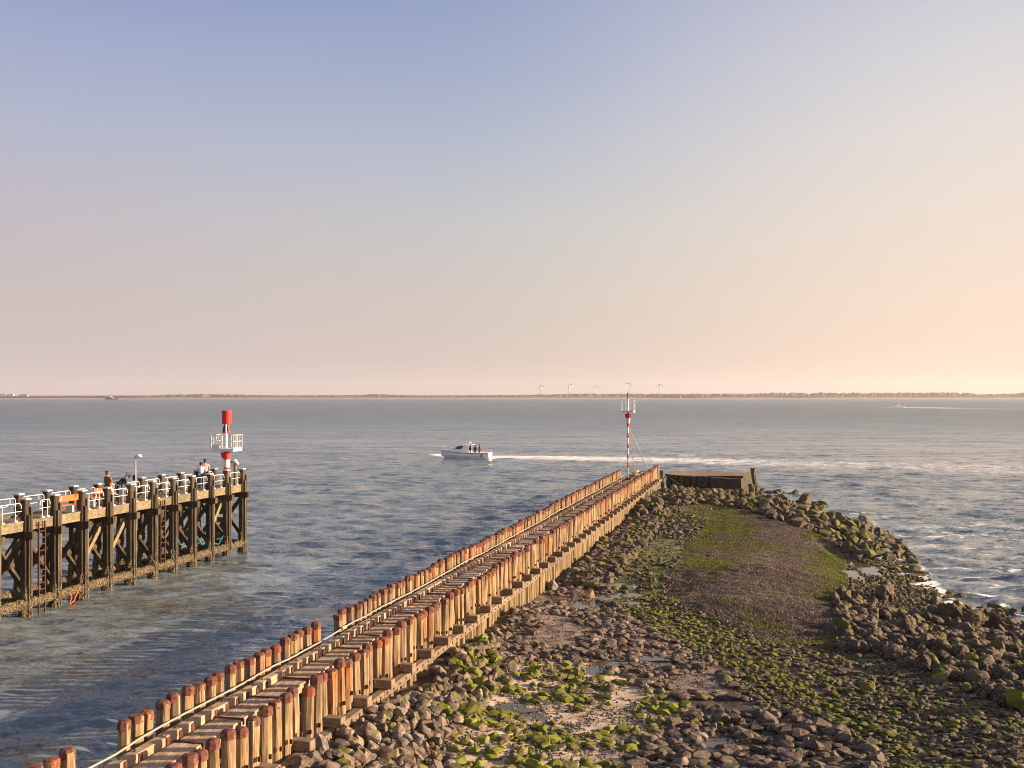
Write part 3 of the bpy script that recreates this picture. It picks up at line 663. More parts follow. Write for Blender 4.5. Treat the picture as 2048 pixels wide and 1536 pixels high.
def pile_row(name, label, group, smin, smax, t, top=3.0, extra=None, step=.512, rusty=0):
    root = empty(name, label, 'pile row', tuple(pp((smin+smax)/2, t, 0)), 0, group)
    rl = np.array(root.location); s = smin; i = 0
    while s <= smax + 1e-6:
        v = random.randrange(14) if i >= rusty else random.choice((4, 9)); p = pp(s, t + random.gauss(0, .012), top - 3.62 - .015 + random.gauss(0, .035)) - rl
        ob = bpy.data.objects.new('pile', PB[v]); col.objects.link(ob); ob.parent = root; ob.location = p
        k = random.uniform(.93, 1.03); ob.scale = (k, k, 1); ob.rotation_euler = (random.gauss(0, .012), random.gauss(0, .012), random.choice((0, 1, 2, 3))*math.pi/4 + random.gauss(0, .1))
        c = bpy.data.objects.new('iron_cap', PC[v]); col.objects.link(c); c.parent = ob
        s += step*random.uniform(.97, 1.03); i += 1
    return root
def sD(D, t): return (D - P0[1] - PN[1]*t)/PU[1]
g_ = 'timber pile rows of the groyne'
pile_row('pile_row', 'short pile row cut off at the bottom left picture corner', g_, sD(18.4, 2.57), sD(20.55, 2.57), 2.57)
pile_row('pile_row', 'seaside pile row between the two gaps, its near end beside open water', g_, sD(21.95, 2.57), sD(31.35, 2.57), 2.57)
pile_row('pile_row', 'long seaside pile row beyond the gap, starting with orange rusted flat capped piles', g_, sD(33.0, 2.57), sD(65.0, 2.57), 2.57, rusty=5, step=.50)
pile_row('pile_row', 'far seaside pile row leading up to the slim striped mast', g_, sD(65.6, 2.57), sD(95.3, 2.57), 2.57, top=3.1)
pile_row('pile_row', 'near landside pile row rising above the heaped rocks', g_, sD(18.4, 0), sD(52.5, 0), 0)
pile_row('pile_row', 'far landside pile row ending beside the mossy concrete block', g_, sD(53.05, 0), sD(102.9, 0), 0, top=3.03)
lowp = MB()
for i, (D, z) in enumerate(((21.35, 2.3), (32.0, 2.2), (32.5, 2.15))):
    o = bpy.data.objects.new('pile_stump', PB[i]); col.objects.link(o); o.location = pp(sD(D, 2.57), 2.57, z-3.72)
    c = bpy.data.objects.new('iron_cap', PC[i]); col.objects.link(c); c.parent = o
    tag(o, ('low rusted pile stump in the gap nearest the picture bottom', 'low pile stump at the near side of the second gap', 'low pile stump touching the orange rusted piles')[i], 'pile stump', 'low stumps in the pile gaps')

# footbridge
S0, S1 = sD(19.2, 0), sD(100.5, 0); STEP = 1.76
fb = empty('footbridge', 'narrow plank footbridge running between the two pile rows', 'footbridge', tuple(pp(40, 1.6, 2.0)))
fl_ = np.array(fb.location)
def loc(s, t, z): return pp(s, t, z) - fl_
i = -2
panels = [(.4 + STEP*k) for k in range(-2, 48)]
for s in panels:
    if s > S1: break
    zj = random.gauss(0, .008); dip = -.10*max(0, (s-68)/14)
    mb = MB()
    for q in range(4):
        t = 1.345 + .17*q; L_ = STEP-.03
        mb.box(loc(s+STEP/2, t + random.gauss(0, .004), 2.275+zj+dip+random.gauss(0, .004)), (L_, .155, .055), AX)
    mb.build('deck_panel', M['deck'], fb)
    mb = MB(); mb.box(loc(s, 1.60, 2.322+zj+dip), (.05, .76, .02), AX); mb.box(loc(s, 1.225, 2.26+zj+dip), (.06, .022, .15), AX)
    mb.build('iron_strap', M['rust_dark'], fb)
    mb = MB(); mb.box(loc(s+STEP*.0+.02, 1.12, 1.835), (.30, 3.36, .25), AX); mb.build('cross_beam', M['dbeam'], fb, bevel=.015)
    mb = MB(); mb.box(loc(s+STEP/2, 1.36, 2.13+dip), (STEP-.04, .09, .22), AX); mb.box(loc(s+STEP/2, 1.84, 2.13+dip), (STEP-.04, .09, .22), AX); mb.build('joist', M['beam'], fb)
s = S0-.5
while s < S1:
    L_ = random.choice((3.0, 3.5, 4.0)); mb = MB(); mb.box(loc(s+L_/2, 2.13+random.gauss(0, .006), 2.31+random.gauss(0, .008)), (L_-.02, .25, .34), AX); mb.build('kerb_beam', M['beam'], fb, bevel=.012); s += L_
mbA = MB(); mbB = MB(); s = S0
while s < S1:
    mbA.box(loc(s, 1.995, 2.33), (.13, .035, .25), AX); mbA.tube([loc(s, 2.13, 2.46), loc(s, 2.13, 2.52)], .03, 6)
    s += .51*random.choice((1, 1, 1, 2))
mbA.build('bracket', M['rust_dark'], fb)['kind'] = 'stuff'
# waling beam along the land side
s = S0
while s < 83.0:
    L_ = 5.0; mb = MB(); mb.box(loc(s+L_/2, -.30, 1.595), (L_-.015, .24, .22), AX); mb.build('waling_beam', M['waler'], fb, bevel=.015); s += L_
s = S0
while s < 82:
    mbB.box(loc(s, -.425, 1.60), (.06, .03, .08), AX); s += .51
for q in range(150):
    s = S0 + q*.512; mbB.box(loc(s+.1, -.17, 2.0+random.choice((0, .12, -.1))), (.05, .06, .10), AX)
mbB.build('bolt_plate', M['rust_dark'], fb)['kind'] = 'stuff'
# seaward end of the bridge: broken stub planks
mb = MB()
for q in range(9):
    a = loc(sD(97+random.random()*2.5, 2), 2.3-q*.12, 2.35+random.random()*.25); mb.bar(a, a + np.array([.5+random.random()*.5, .6, .1*random.gauss(0, 1)]), .14, .06)
tag(mb.build('broken_planks', M['beam']), 'heap of broken pale planks at the far end of the footbridge', 'planks').location = fb.location
# pale pipe along the seaward piles
pts = []
for s in np.arange(S0-1, 76, .9): pts.append(pp(s, 2.36 + .012*math.sin(s*1.3), 2.545 + .02*math.sin(s*.6) + .012*random.gauss(0, 1)))
mb = MB(); mb.tube(pts, .026, 8); root = empty('service_pipe', 'thin pale pipe lying on the kerb along the seaside piles', 'pipe')
mb.build('pipe', plain('pale_pipe', (.30, .285, .26), .5), root, smooth=True)
c = pp(sD(32.9, 2.36), 2.36, 2.56); mb = MB(); mb.tube([c - PU*.16, c + PU*.16], .06, 10); mb.build('coupling', M['beam'], root)
# mast on the groyne
def ring_rail(mb, c, hw, hd, z0, z1, r=.018, nv=4, levels=3):
    x0, x1, y0, y1 = c[0]-hw, c[0]+hw, c[1]-hd, c[1]+hd
    cs = [(x0, y0), (x1, y0), (x1, y1), (x0, y1)]
    for a, b in zip(cs, cs[1:] + cs[:1]):
        for q in range(levels):
            z = z0 + (z1-z0)*q/(levels-1); mb.tube([(a[0], a[1], z), (b[0], b[1], z)], r, 6)
        for q in range(nv):
            f = q/nv; mb.tube([(a[0]+(b[0]-a[0])*f, a[1]+(b[1]-a[1])*f, z0), (a[0]+(b[0]-a[0])*f, a[1]+(b[1]-a[1])*f, z1)], r, 6)
D = 95.; mx_ = (1256.2-1024)/F*D
mast = empty('light_mast', 'slim red and white banded mast with railed basket at the end of the pile groyne', 'light mast', (mx_, D, 2.3), -PA)
def zpx(y, D=95.): return 10-(y-HY)*D/F
MR = zpx(797.5)-2.3
mb = MB(); mb.tube([(0, 0, 0), (0, 0, MR)], .068, 12); mb.build('pole', M['white'], mast, True)
for ya, yb in ((824, 832), (866, 875.5), (887, 896), (909, 917), (925, 935)):
    mb = MB(); mb.tube([(0, 0, zpx(yb)-2.3), (0, 0, zpx(ya)-2.3)], .08, 12); mb.build('red_band', M['red'], mast, True)
mb = MB(); mb.tube([(-.06, -.02, MR-.05), (-.06, -.02, zpx(785)-2.3)], .045, 8); mb.build('top_rod', M['black'], mast)
zf, zt = zpx(825)-2.3, zpx(800.2)-2.3
mb = MB(); mb.box((0, 0, zf+.09), (1.16, 1.0, .17)); mb.build('platform', M['white'], mast)
mb = MB(); ring_rail(mb, (0, 0), .58, .5, zf+.18, zt, .013, 3, 3); mb.build('basket_rail', M['white'], mast)
zb = zpx(855)-2.3
for a in (0, 1, 2, 3):
    an = a*math.pi/2 + .5; dx, dy = math.cos(an), math.sin(an); nx, ny = -dy*.03, dx*.03
    def fin(z0, z1, mat, off=0):
        def w_(z): return .07 + .25*(z-zb)/(zf-.12-zb)
        mb = MB(); o1, o2 = w_(z0), w_(z1)
        mb.add([(nx, ny, z0), (o1*dx+nx, o1*dy+ny, z0), (o2*dx+nx, o2*dy+ny, z1), (nx, ny, z1), (-nx, -ny, z0), (o1*dx-nx, o1*dy-ny, z0), (o2*dx-nx, o2*dy-ny, z1), (-nx, -ny, z1)],
               [(0, 1, 2, 3), (7, 6, 5, 4), (0, 4, 5, 1), (1, 5, 6, 2), (2, 6, 7, 3), (3, 7, 4, 0)])
        return mb.build('bracket_fin', mat, mast)
    h = zf-.12-zb; fin(zb, zb+h*.3, M['red']); fin(zb+h*.3, zb+h*.68, M['white']); fin(zb+h*.68, zb+h, M['red'])
mi = Matrix.Rotation(-PA, 4, 'Z').to_3x3().inverted()
def ml(p): return tuple(mi @ (Vector(p) - mast.location))
e1 = pp(sD(96.4, .1), .1, 2.9); e2 = pp(sD(98.5, 2.5), 1.6, 2.4)
mb = MB(); mb.tube([(0, 0, zb+.05), ml(e1)], .035, 6); mb.build('stay_rod', M['lampgrey'], mast)
mb = MB(); mb.tube([(0, 0, zb+.05), ml(e2)], .03, 6); mb.build('stay_rod', M['lampgrey'], mast)
mb = MB(); mb.box((0, 0, .06), (.5, .5, .12)); mb.build('foot_plate', M['rust_dark'], mast)

# ------------------------------------------------------------------ concrete block and old posts at the groyne head
cm = Mat('mossy_concrete', .9); n1 = cm.noise(cm.pos(), 2.2, 6, .65); n2 = cm.noise(cm.pos(), 12, 5)
c_ = cm.ramp(n2, [(.3, (.025, .02, .015)), (.6, (.08, .065, .05)), (.8, (.17, .13, .10))])
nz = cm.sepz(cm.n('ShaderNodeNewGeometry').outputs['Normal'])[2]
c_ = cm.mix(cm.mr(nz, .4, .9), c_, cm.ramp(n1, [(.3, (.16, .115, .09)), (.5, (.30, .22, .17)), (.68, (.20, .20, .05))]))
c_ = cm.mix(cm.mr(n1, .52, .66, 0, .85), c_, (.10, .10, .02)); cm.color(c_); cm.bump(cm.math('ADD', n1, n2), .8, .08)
bl = empty('concrete_block', 'large dark mossy concrete block at the seaward end of the groyne', 'concrete block', (15.9, 105.4, 0))
bx = np.array([7.3, -3.2, 0.]); bx /= np.linalg.norm(bx); by = np.array([-bx[1], bx[0], 0]); BA = (bx, by, np.array([0, 0, 1.]))
def block_slab(c, size, sub, amp, name, seed):
    bm = bmesh.new(); bmesh.ops.create_cube(bm, size=1); bmesh.ops.subdivide_edges(bm, edges=bm.edges[:], cuts=sub, use_grid_fill=True)
    g = np.random.default_rng(seed); V = []
    for v in bm.verts: p = np.array(v.co)*np.array(size); V.append(p)
    V = np.array(V)
    for f in (.8, 1.9, 4.1):
        for _ in range(3):
            d = g.normal(size=3)*f; V += amp/f*np.sin(V @ d + g.random()*6)[:, None]*g.normal(size=3)
    V = np.array(c) + V[:, :1]*bx + V[:, 1:2]*by + V[:, 2:]*np.array([0, 0, 1.]); Fc = np.array([[v.index for v in f.verts] for f in bm.faces]); bm.free()
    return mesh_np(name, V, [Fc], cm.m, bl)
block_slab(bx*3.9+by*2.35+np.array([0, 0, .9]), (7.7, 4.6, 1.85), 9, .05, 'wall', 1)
block_slab(bx*3.8+by*2.3+np.array([0, 0, 1.93]), (7.9, 4.9, .22), 11, .05, 'top_slab', 2)
for q in range(7):
    block_slab(bx*(.35+q*.62+.0)+by*(-.12)+np.array([0, 0, 1.35]), (.50, .36, 1.0), 3, .02, 'buttress', 3+q)
block_slab(bx*6.1+by*(-.14)+np.array([0, 0, 1.2]), (3.1, .42, 1.3), 6, .05, 'buttress', 12)
def post(name, label, a, b, w_, mat, cat='post', grp=None):
    mb = MB(); a = np.array(a, float); b = np.array(b, float); n = 7; rings = []
    for f in np.linspace(0, 1, 8):
        c = a+(b-a)*f; rings.append([(c[0]+w_*(1+.12*random.gauss(0, 1))*math.cos(6.283*k/n), c[1]+w_*(1+.12*random.gauss(0, 1))*math.sin(6.283*k/n), c[2]+.04*random.gauss(0, 1)) for k in range(n)])
    mb.loft(rings); return tag(mb.build(name, mat), label, cat, grp)
p = px2w(1512, 990, .7); t_ = np.array([(1506-1024)/F*p[1], p[1], 10-(937-HY)*p[1]/F])
post('timber_post', 'tall leaning rotten post right of the concrete block', p-np.array([-.15, 0, .6]), t_, .22, M['weedy'], 'post', 'old posts by the concrete block')
p = px2w(1505, 1003, .7); post('timber_post', 'stout green mossy post in front of the tall leaning post', p-[0, 0, .5], (p[0]-.1, p[1], 10-(968-HY)*p[1]/F), .28, M['weedy'], 'post', 'old posts by the concrete block')
p = px2w(1484, 1004, .7); post('timber_post', 'short dark post stub left of the stout mossy post', p-[0, 0, .5], (p[0], p[1], 10-(978-HY)*p[1]/F), .3, M['weedy'], 'post', 'old posts by the concrete block')
p = px2w(1327, 965, 1.3); post('timber_post', 'weathered post between the pile row end and the concrete block', p-[0, 0, .8], (p[0]-.2, p[1], 10-(941-HY)*p[1]/F), .2, M['weedy'], 'post', 'old posts by the concrete block')
p = px2w(1722, 1092, .2); post('timber_post', 'short green stump among the boulders near the gulls', p-[0, 0, .5], (p[0], p[1], 10-(1064-HY)*p[1]/F), .3, M['weedy'], 'post')
ca = np.array(px2w(1330, 948, 1.9)); cb = px2w(1400, 985, 1.1); pts = [ca*(1-f)+cb*f + np.array([0, 0, -.5*math.sin(math.pi*f)*.6]) for f in np.linspace(0, 1, 12)]
mb = MB(); mb.tube(pts, .055, 6); tag(mb.build('mooring_rope', M['weedy'], None, True), 'thick green rope sagging down the concrete block front', 'rope')
mb = MB(); a = pp(sD(89, -.55), -.5, 1.7)
for q in range(5):
    mb.tube([a+np.array([.05*q, 0, 0]), a+np.array([-.1+.08*q, -.1, -.5]), a+np.array([-.25+.05*q, -.2, -1.0])], .03, 5)
tag(mb.build('rope_hank', plain('faded_rope', (.45, .55, .45), .9)), 'pale tangled rope hanging from the waling beam near the groyne head', 'rope')
mb = MB(); p = px2w(1398, 1018, 1.05); mb.bar(p, p+np.array([.9, -.5, .05]), .16, .12); tag(mb.build('driftwood', M['beam']), 'pale driftwood plank at the top edge of the mussel mound', 'driftwood')

# ------------------------------------------------------------------ left jetty
JU = np.array([.2423, .9702, 0]); JN = np.array([-.9702, .2423, 0]); J0 = np.array([-17.39, 65.96, 0.]); JS = 1.985; JW = 2.0
JX = (JU, JN, np.array([0, 0, 1.]))
jet = empty('wooden_jetty', 'high timber jetty with white capped posts and white railings', 'jetty', tuple(J0))
def jl(k, t, z, ds=0.): return -JU*(k*JS) + JU*ds + JN*t + np.array([0, 0, z])      # local to jetty
def jw(k, t, z, ds=0.): return J0 + jl(k, t, z, ds)
NK = 13
def sq_post(mb, c, z0, z1, hw):
    ch = hw*.3; rings = []
    def ring(z, q, c2=ch):
        return [c + JU*(x*q)+JN*(y*q)+np.array([0, 0, z]) for x, y in ((-1+c2/hw, -1), (1-c2/hw, -1), (1, -1+c2/hw), (1, 1-c2/hw), (1-c2/hw, 1), (-1+c2/hw, 1), (-1, 1-c2/hw), (-1, -1+c2/hw))]
    mb.loft([ring(z0, hw), ring(z1-.0, hw)])
for k in range(NK):
    for row, t in ((0, 0.0), (1, JW)):
        c = jl(k, t, 0); mb = MB(); top = 5.30 + random.gauss(0, .02); sq_post(mb, c, -.6, top, .172)
        po = mb.build('post', M['jetty'], jet)
        mb = MB(); mb.loft([[c + JU*(x*q)+JN*(y*q)+np.array([0, 0, z]) for x, y in ((-1, -1), (1, -1), (1, 1), (-1, 1))] for q, z in ((.19, top-.01), (.19, top+.035), (.13, top+.07))])
        mb.build('post_cap', M['capwhite'], po)
        if row == 0:
            for dt, ds, zt in ((-.215, .11, 4.95), (-.215, -.05, 4.6)):
                mb = MB(); mb.box(c + JN*dt + JU*ds + np.array([0, 0, (zt-.3)/2]), (.10, .12, zt+.3), JX); mb.build('rubbing_strip', M['strip'] if ds > 0 else M['jetty'], po)
    # crust at the foot of the posts
    for t in (0, JW):
        mb = MB(); rings = []
        for z in np.linspace(-.5, 1.3, 9):
            q = .27 - .07*max(0, z-.5); rings.append([jl(k, t, z) + np.array([(q+random.gauss(0, .03))*math.cos(a), (q+random.gauss(0, .03))*math.sin(a), 0]) for a in np.linspace(0, 6.283, 13)[:-1]])
        mb.loft(rings); mb.build('barnacle_collar', M['barn'], jet)
    mb = MB(); mb.box(jl(k, JW/2-.06, 3.68), (.30, JW+.85, .34), JX); mb.build('cross_head', M['jetty'], jet, bevel=.012)
    if k < NK:
        mb = MB(); mb.bar(jl(k, JW, 3.5, .12), jl(k, 0, .9, .12), .17, .20); mb.build('brace', M['jetty'], jet)
        mb = MB(); mb.bar(jl(k, 0, 3.5, -.12), jl(k, JW, .9, -.12), .17, .20); mb.build('brace', M['jetty'], jet)
        mb = MB(); mb.tube([jl(k, JW/2, 2.2, -.3), jl(k, JW/2, 2.2, .3)], .2, 10); mb.build('spacer_block', M['jetty'], jet)
        mb = MB(); rings = []
        for f in np.linspace(0, 1, 7): rings.append([jl(k, JW*f, .55) + JU*(.22*math.cos(a)+random.gauss(0, .02)) + np.array([0, 0, .2*math.sin(a)+random.gauss(0, .02)]) for a in np.linspace(0, 6.283, 9)[:-1]])
        mb.loft(rings); mb.build('sill_beam', M['barn'], jet)
for k in range(NK-1):
    for t in (0, JW):
        mb = MB(); rings = []
        for f in np.linspace(0, 1, 12):
            rings.append([jl(k+f, t-.02, .55) + JN*(.2*math.cos(a)*(1+random.gauss(0, .1))) + np.array([0, 0, .23*math.sin(a)*(1+random.gauss(0, .1))]) for a in np.linspace(0, 6.283, 11)[:-1]])
        mb.loft(rings); mb.build('sill_beam', M['barn'], jet)
    mb = MB()
    nb_ = 13
    for q in range(nb_):
        mb.box(jl(k+(q+.5)/nb_, JW/2, 4.22+random.gauss(0, .003)), (JS/nb_-.012, JW-.40, .06), JX)
    mb.build('deck_board', M['jdeck'], jet)
    for t, sg in ((0.02, -1), (JW-.02, 1)):
        mb = MB(); mb.box(jl(k+.5, t, 4.07), (JS-.40, .14, .40), JX); mb.box(jl(k+.5, t, 4.30), (JS-.42, .20, .07), JX); mb.build('fascia', M['fascia'], jet)
    for t in (.6, 1.0, 1.4):
        mb = MB(); mb.box(jl(k+.5, t, 4.02), (JS, .14, .30), JX); mb.build('stringer', M['jetty'], jet)
    if k in (1, 2, 6, 9):
        mb = MB(); mb.bar(jl(k, JW-.1, 3.4), jl(k+1, JW-.1, 1.4), .14, .2); mb.build('brace', M['jetty'], jet)
    if k in (1, 6, 7):
        mb = MB(); mb.bar(jl(k, .25, 3.6), jl(k+1, .25, 1.3), .14, .22); mb.build('brace', M['fascia'], jet)
# railings: one hooped white section per bay and side
for k in range(NK-1):
    for t in (.02, JW-.02):
        if k == 9 and t < 1: spans = [(.15, .50, False)]
        elif k == 8 and t < 1: continue
        else: spans = [(.12, .88, True)]
        root_ = None
        for a, b, _ in spans:
            mb = MB(); z0, zt_ = 4.33, 5.15; ra, rb = k+a, k+b
            mb.tube([jl(ra+.0, t, zt_-.25), jl(ra+.01, t, zt_-.08), jl(ra+.05, t, zt_), jl(rb-.05, t, zt_), jl(rb-.01, t, zt_-.08), jl(rb, t, zt_-.25)], .018, 6)
            mb.tube([jl(ra-.02, t, 4.78), jl(rb+.02, t, 4.78)], .013, 6)
            for f in (.25, .78):
                s_ = ra+(rb-ra)*f; mb.tube([jl(s_, t, z0), jl(s_, t, zt_)], .017, 6); mb.box(jl(s_, t, z0+.03), (.16, .14, .06), JX)
            mb.build('railing', M['white'], jet)
# ladders
def ladder(k, t, z0, z1, mat, w_=.42):
    mb = MB()
    for ds in (-w_/2, w_/2): mb.box(jl(k, t, (z0+z1)/2, ds), (.05, .07, z1-z0), JX)
    z = z0+.15
    while z < z1-.1: mb.box(jl(k, t, z), (w_, .04, .04), JX); z += .3
    mb.build('ladder', mat, jet)
rr_ = plain('ladder_rust', (.07, .035, .025), .8)
ladder(9.55, -.16, -.3, 4.2, rr_); ladder(4.62, -.16, .2, 4.2, rr_); ladder(3.5, JW+.1, .2, 4.1, M['jetty'])
mb = MB()
for q in range(6): mb.box(jl(.1, 1.35, 1.0+q*.52), (.5, .8, .26), JX)
mb.build('fender_step', M['weedy'], jet)
mb = MB(); mb.tube([jl(.1, 1.2, .5), jl(.1, 1.2, 4.1)], .05, 8); mb.build('step_rod', rr_, jet)

# things on the jetty
def jthing(name, label, cat, k, t, z=4.26, rz=0., group=None):
    return empty(name, label, cat, tuple(jw(k, t, z)), rz, group)
JR = -math.atan2(JU[0], JU[1])       # local y along the jetty, local x to the right (land) side
lt = jthing('light_beacon', 'stout red and white light beacon with white railed basket and red drum on top', 'light beacon', .48, .55, 4.26, JR)
Dl = float(lt.location.y); zl = lambda y: 10-(y-HY)*Dl/F - 4.26
for ya, yb, mt, nm in ((903, 919, 'red', 'red_band'), (919, 934.5, 'white', 'white_band'), (934.5, 981, 'red', 'red_band')):
    mb = MB(); mb.tube([(0, 0, zl(yb)), (0, 0, zl(ya))], .205, 16); mb.build(nm, M[mt], lt, False)
mb = MB(); mb.loft([[(-.42, -.05, zl(905)), (-.18, -.05, zl(905)), (-.18, -.05, zl(917)), (-.3, -.05, zl(917))], [(-.42, .1, zl(905)), (-.18, .1, zl(905)), (-.18, .1, zl(917)), (-.3, .1, zl(917))]]); mb.build('side_plate', M['red'], lt)
z0, z1 = zl(902), zl(869.5); mb = MB(); mb.box((0, 0, z0+.09), (1.5, 1.2, .18)); mb.build('platform', M['white'], lt)
mb = MB(); ring_rail(mb, (0, 0), .75, .6, z0+.22, z1, .015, 4, 3)
for x in (-.75, 0, .75): mb.box((x, -.6, (z0+z1)/2), (.07, .03, z1-z0))
mb.box((-.42, -.61, z0+.30), (.5, .02, .26)); mb.build('basket_rail', M['white'], lt)
mb = MB(); mb.tube([(.12, -.3, z0+.2), (.12, -.3, zl(848))], .05, 8); mb.build('white_pole', M['white'], lt)
mb = MB(); mb.tube([(0, 0, z0+.2), (0, 0, zl(866))], .06, 12); mb.build('lantern_stem', M['white'], lt)
mb = MB(); mb.tube([(0, 0, zl(866)), (0, 0, zl(863.5)), (0, 0, zl(850)), (0, 0, zl(848))], [.27, .27, .17, .15], 12); mb.build('lantern', M['red'], lt)
mb = MB()
for q in range(6):
    a = q*math.pi/3+.2; mb.add([( .275*math.cos(a-.3), .275*math.sin(a-.3), zl(862.5)), (.275*math.cos(a+.3), .275*math.sin(a+.3), zl(862.5)), (.19*math.cos(a+.3), .19*math.sin(a+.3), zl(851)), (.19*math.cos(a-.3), .19*math.sin(a-.3), zl(851))], [(0, 1, 2, 3)])
mb.build('solar_panel', M['glass'], lt)
mb = MB(); mb.tube([(0, 0, zl(848)), (0, 0, zl(821))], .30, 20); mb.build('drum', M['red'], lt, False)
lm = jthing('lamp_post', 'slender grey lamp post with white lamp head on the jetty', 'lamp post', 4.25, JW+.05, 4.26, 0)
Dm = float(lm.location.y); zm = 10-(914-HY)*Dm/F-4.26
mb = MB(); mb.tube([(0, 0, 0), (0, 0, zm*.4), (0, 0, zm)], [.06, .045, .035], 8); mb.build('pole', M['lampgrey'], lm, True)
mb = MB(); mb.tube([(-.05, 0, zm), (.05, 0, zm+.05), (.28, 0, zm+.06), (.36, 0, zm+.03)], [.05, .10, .10, .04], 10); mb.build('lamp_head', M['white'], lm, True)
mb = MB(); mb.box((-.06, -.05, 1.1), (.14, .1, .3)); mb.build('switch_box', M['black'], lm)
gf = jthing('hoist', 'small wooden hoist frame at the jetty end behind the beacon', 'hoist', .16, .32, 4.26, JR)
mb = MB(); mb.box((0, 0, .75), (.14, .14, 1.5)); mb.build('upright', M['fascia'], gf)
mb = MB(); mb.box((-.3, 0, 1.5), (.9, .12, .12)); mb.build('arm', M['fascia'], gf)
mb = MB(); mb.loft([[(-.1, -.1, 1.55), (.25, -.1, 1.38), (.02, -.1, 1.7)], [(-.1, .1, 1.55), (.25, .1, 1.38), (.02, .1, 1.7)]]); mb.build('cover_board', M['white'], gf)
def bench(k, t, label, flip=0):
    b = jthing('bench', label, 'bench', k, t, 4.26, JR + math.pi/2, 'orange slatted benches on the jetty')
    for x in (-.55, .55):
        mb = MB(); mb.box((x, 0, .2), (.12, .34, .4)); mb.build('concrete_leg', M['white'], b)
        mb = MB(); mb.bar((x, -.2, .4), (x, -.33, .95), .07, .06); mb.build('back_support', M['white'] if x < 0 else M['orange'], b)
    for y in (-.12, .03, .18):
        mb = MB(); mb.box((0, y, .44), (1.6, .12, .045)); mb.build('seat_slat', M['orange'], b)
    mb = MB(); mb.box((0, -.29, .80), (1.6, .045, .30)); mb.build('back_board', M['orange'], b)
    return b
bench(8.48, .35, 'empty orange bench with white concrete legs facing along the railing')
bench(6.45, 1.3, 'orange bench half hidden behind a post where the group gathers')

# ------------------------------------------------------------------ people
def skinmesh(name, mat, verts, edges, radii, parent, root_i=0, sub=1):
    me = bpy.data.meshes.new(name); me.from_pydata(verts, edges, []); o = bpy.data.objects.new(name, me); col.objects.link(o)
    sm = o.modifiers.new('skin', 'SKIN'); sm.use_smooth_shade = True
    if not me.skin_vertices: me.skin_vertices.new()
    for i, r in enumerate(radii):
        me.skin_vertices[0].data[i].radius = (r, r) if not isinstance(r, tuple) else r; me.skin_vertices[0].data[i].use_root = (i == root_i)
    if sub: o.modifiers.new('sub', 'SUBSURF').levels = sub; o.modifiers['sub'].render_levels = sub
    dg = bpy.context.evaluated_depsgraph_get(); ev = o.evaluated_get(dg); m2 = bpy.data.meshes.new_from_object(ev); bpy.data.objects.remove(o)
    m2.name = name; o2 = bpy.data.objects.new(name, m2); m2.materials.clear(); m2.materials.append(mat); col.objects.link(o2); o2.parent = parent
    for p in m2.polygons: p.use_smooth = True
    return o2
SKIN = plain('skin', (.50, .29, .20), .6, var=.05); CLOTH = {}
def cloth(c):
    if c not in CLOTH: CLOTH[c] = plain('cloth_%d' % len(CLOTH), c, .9, var=.15, scale=30)
    return CLOTH[c]
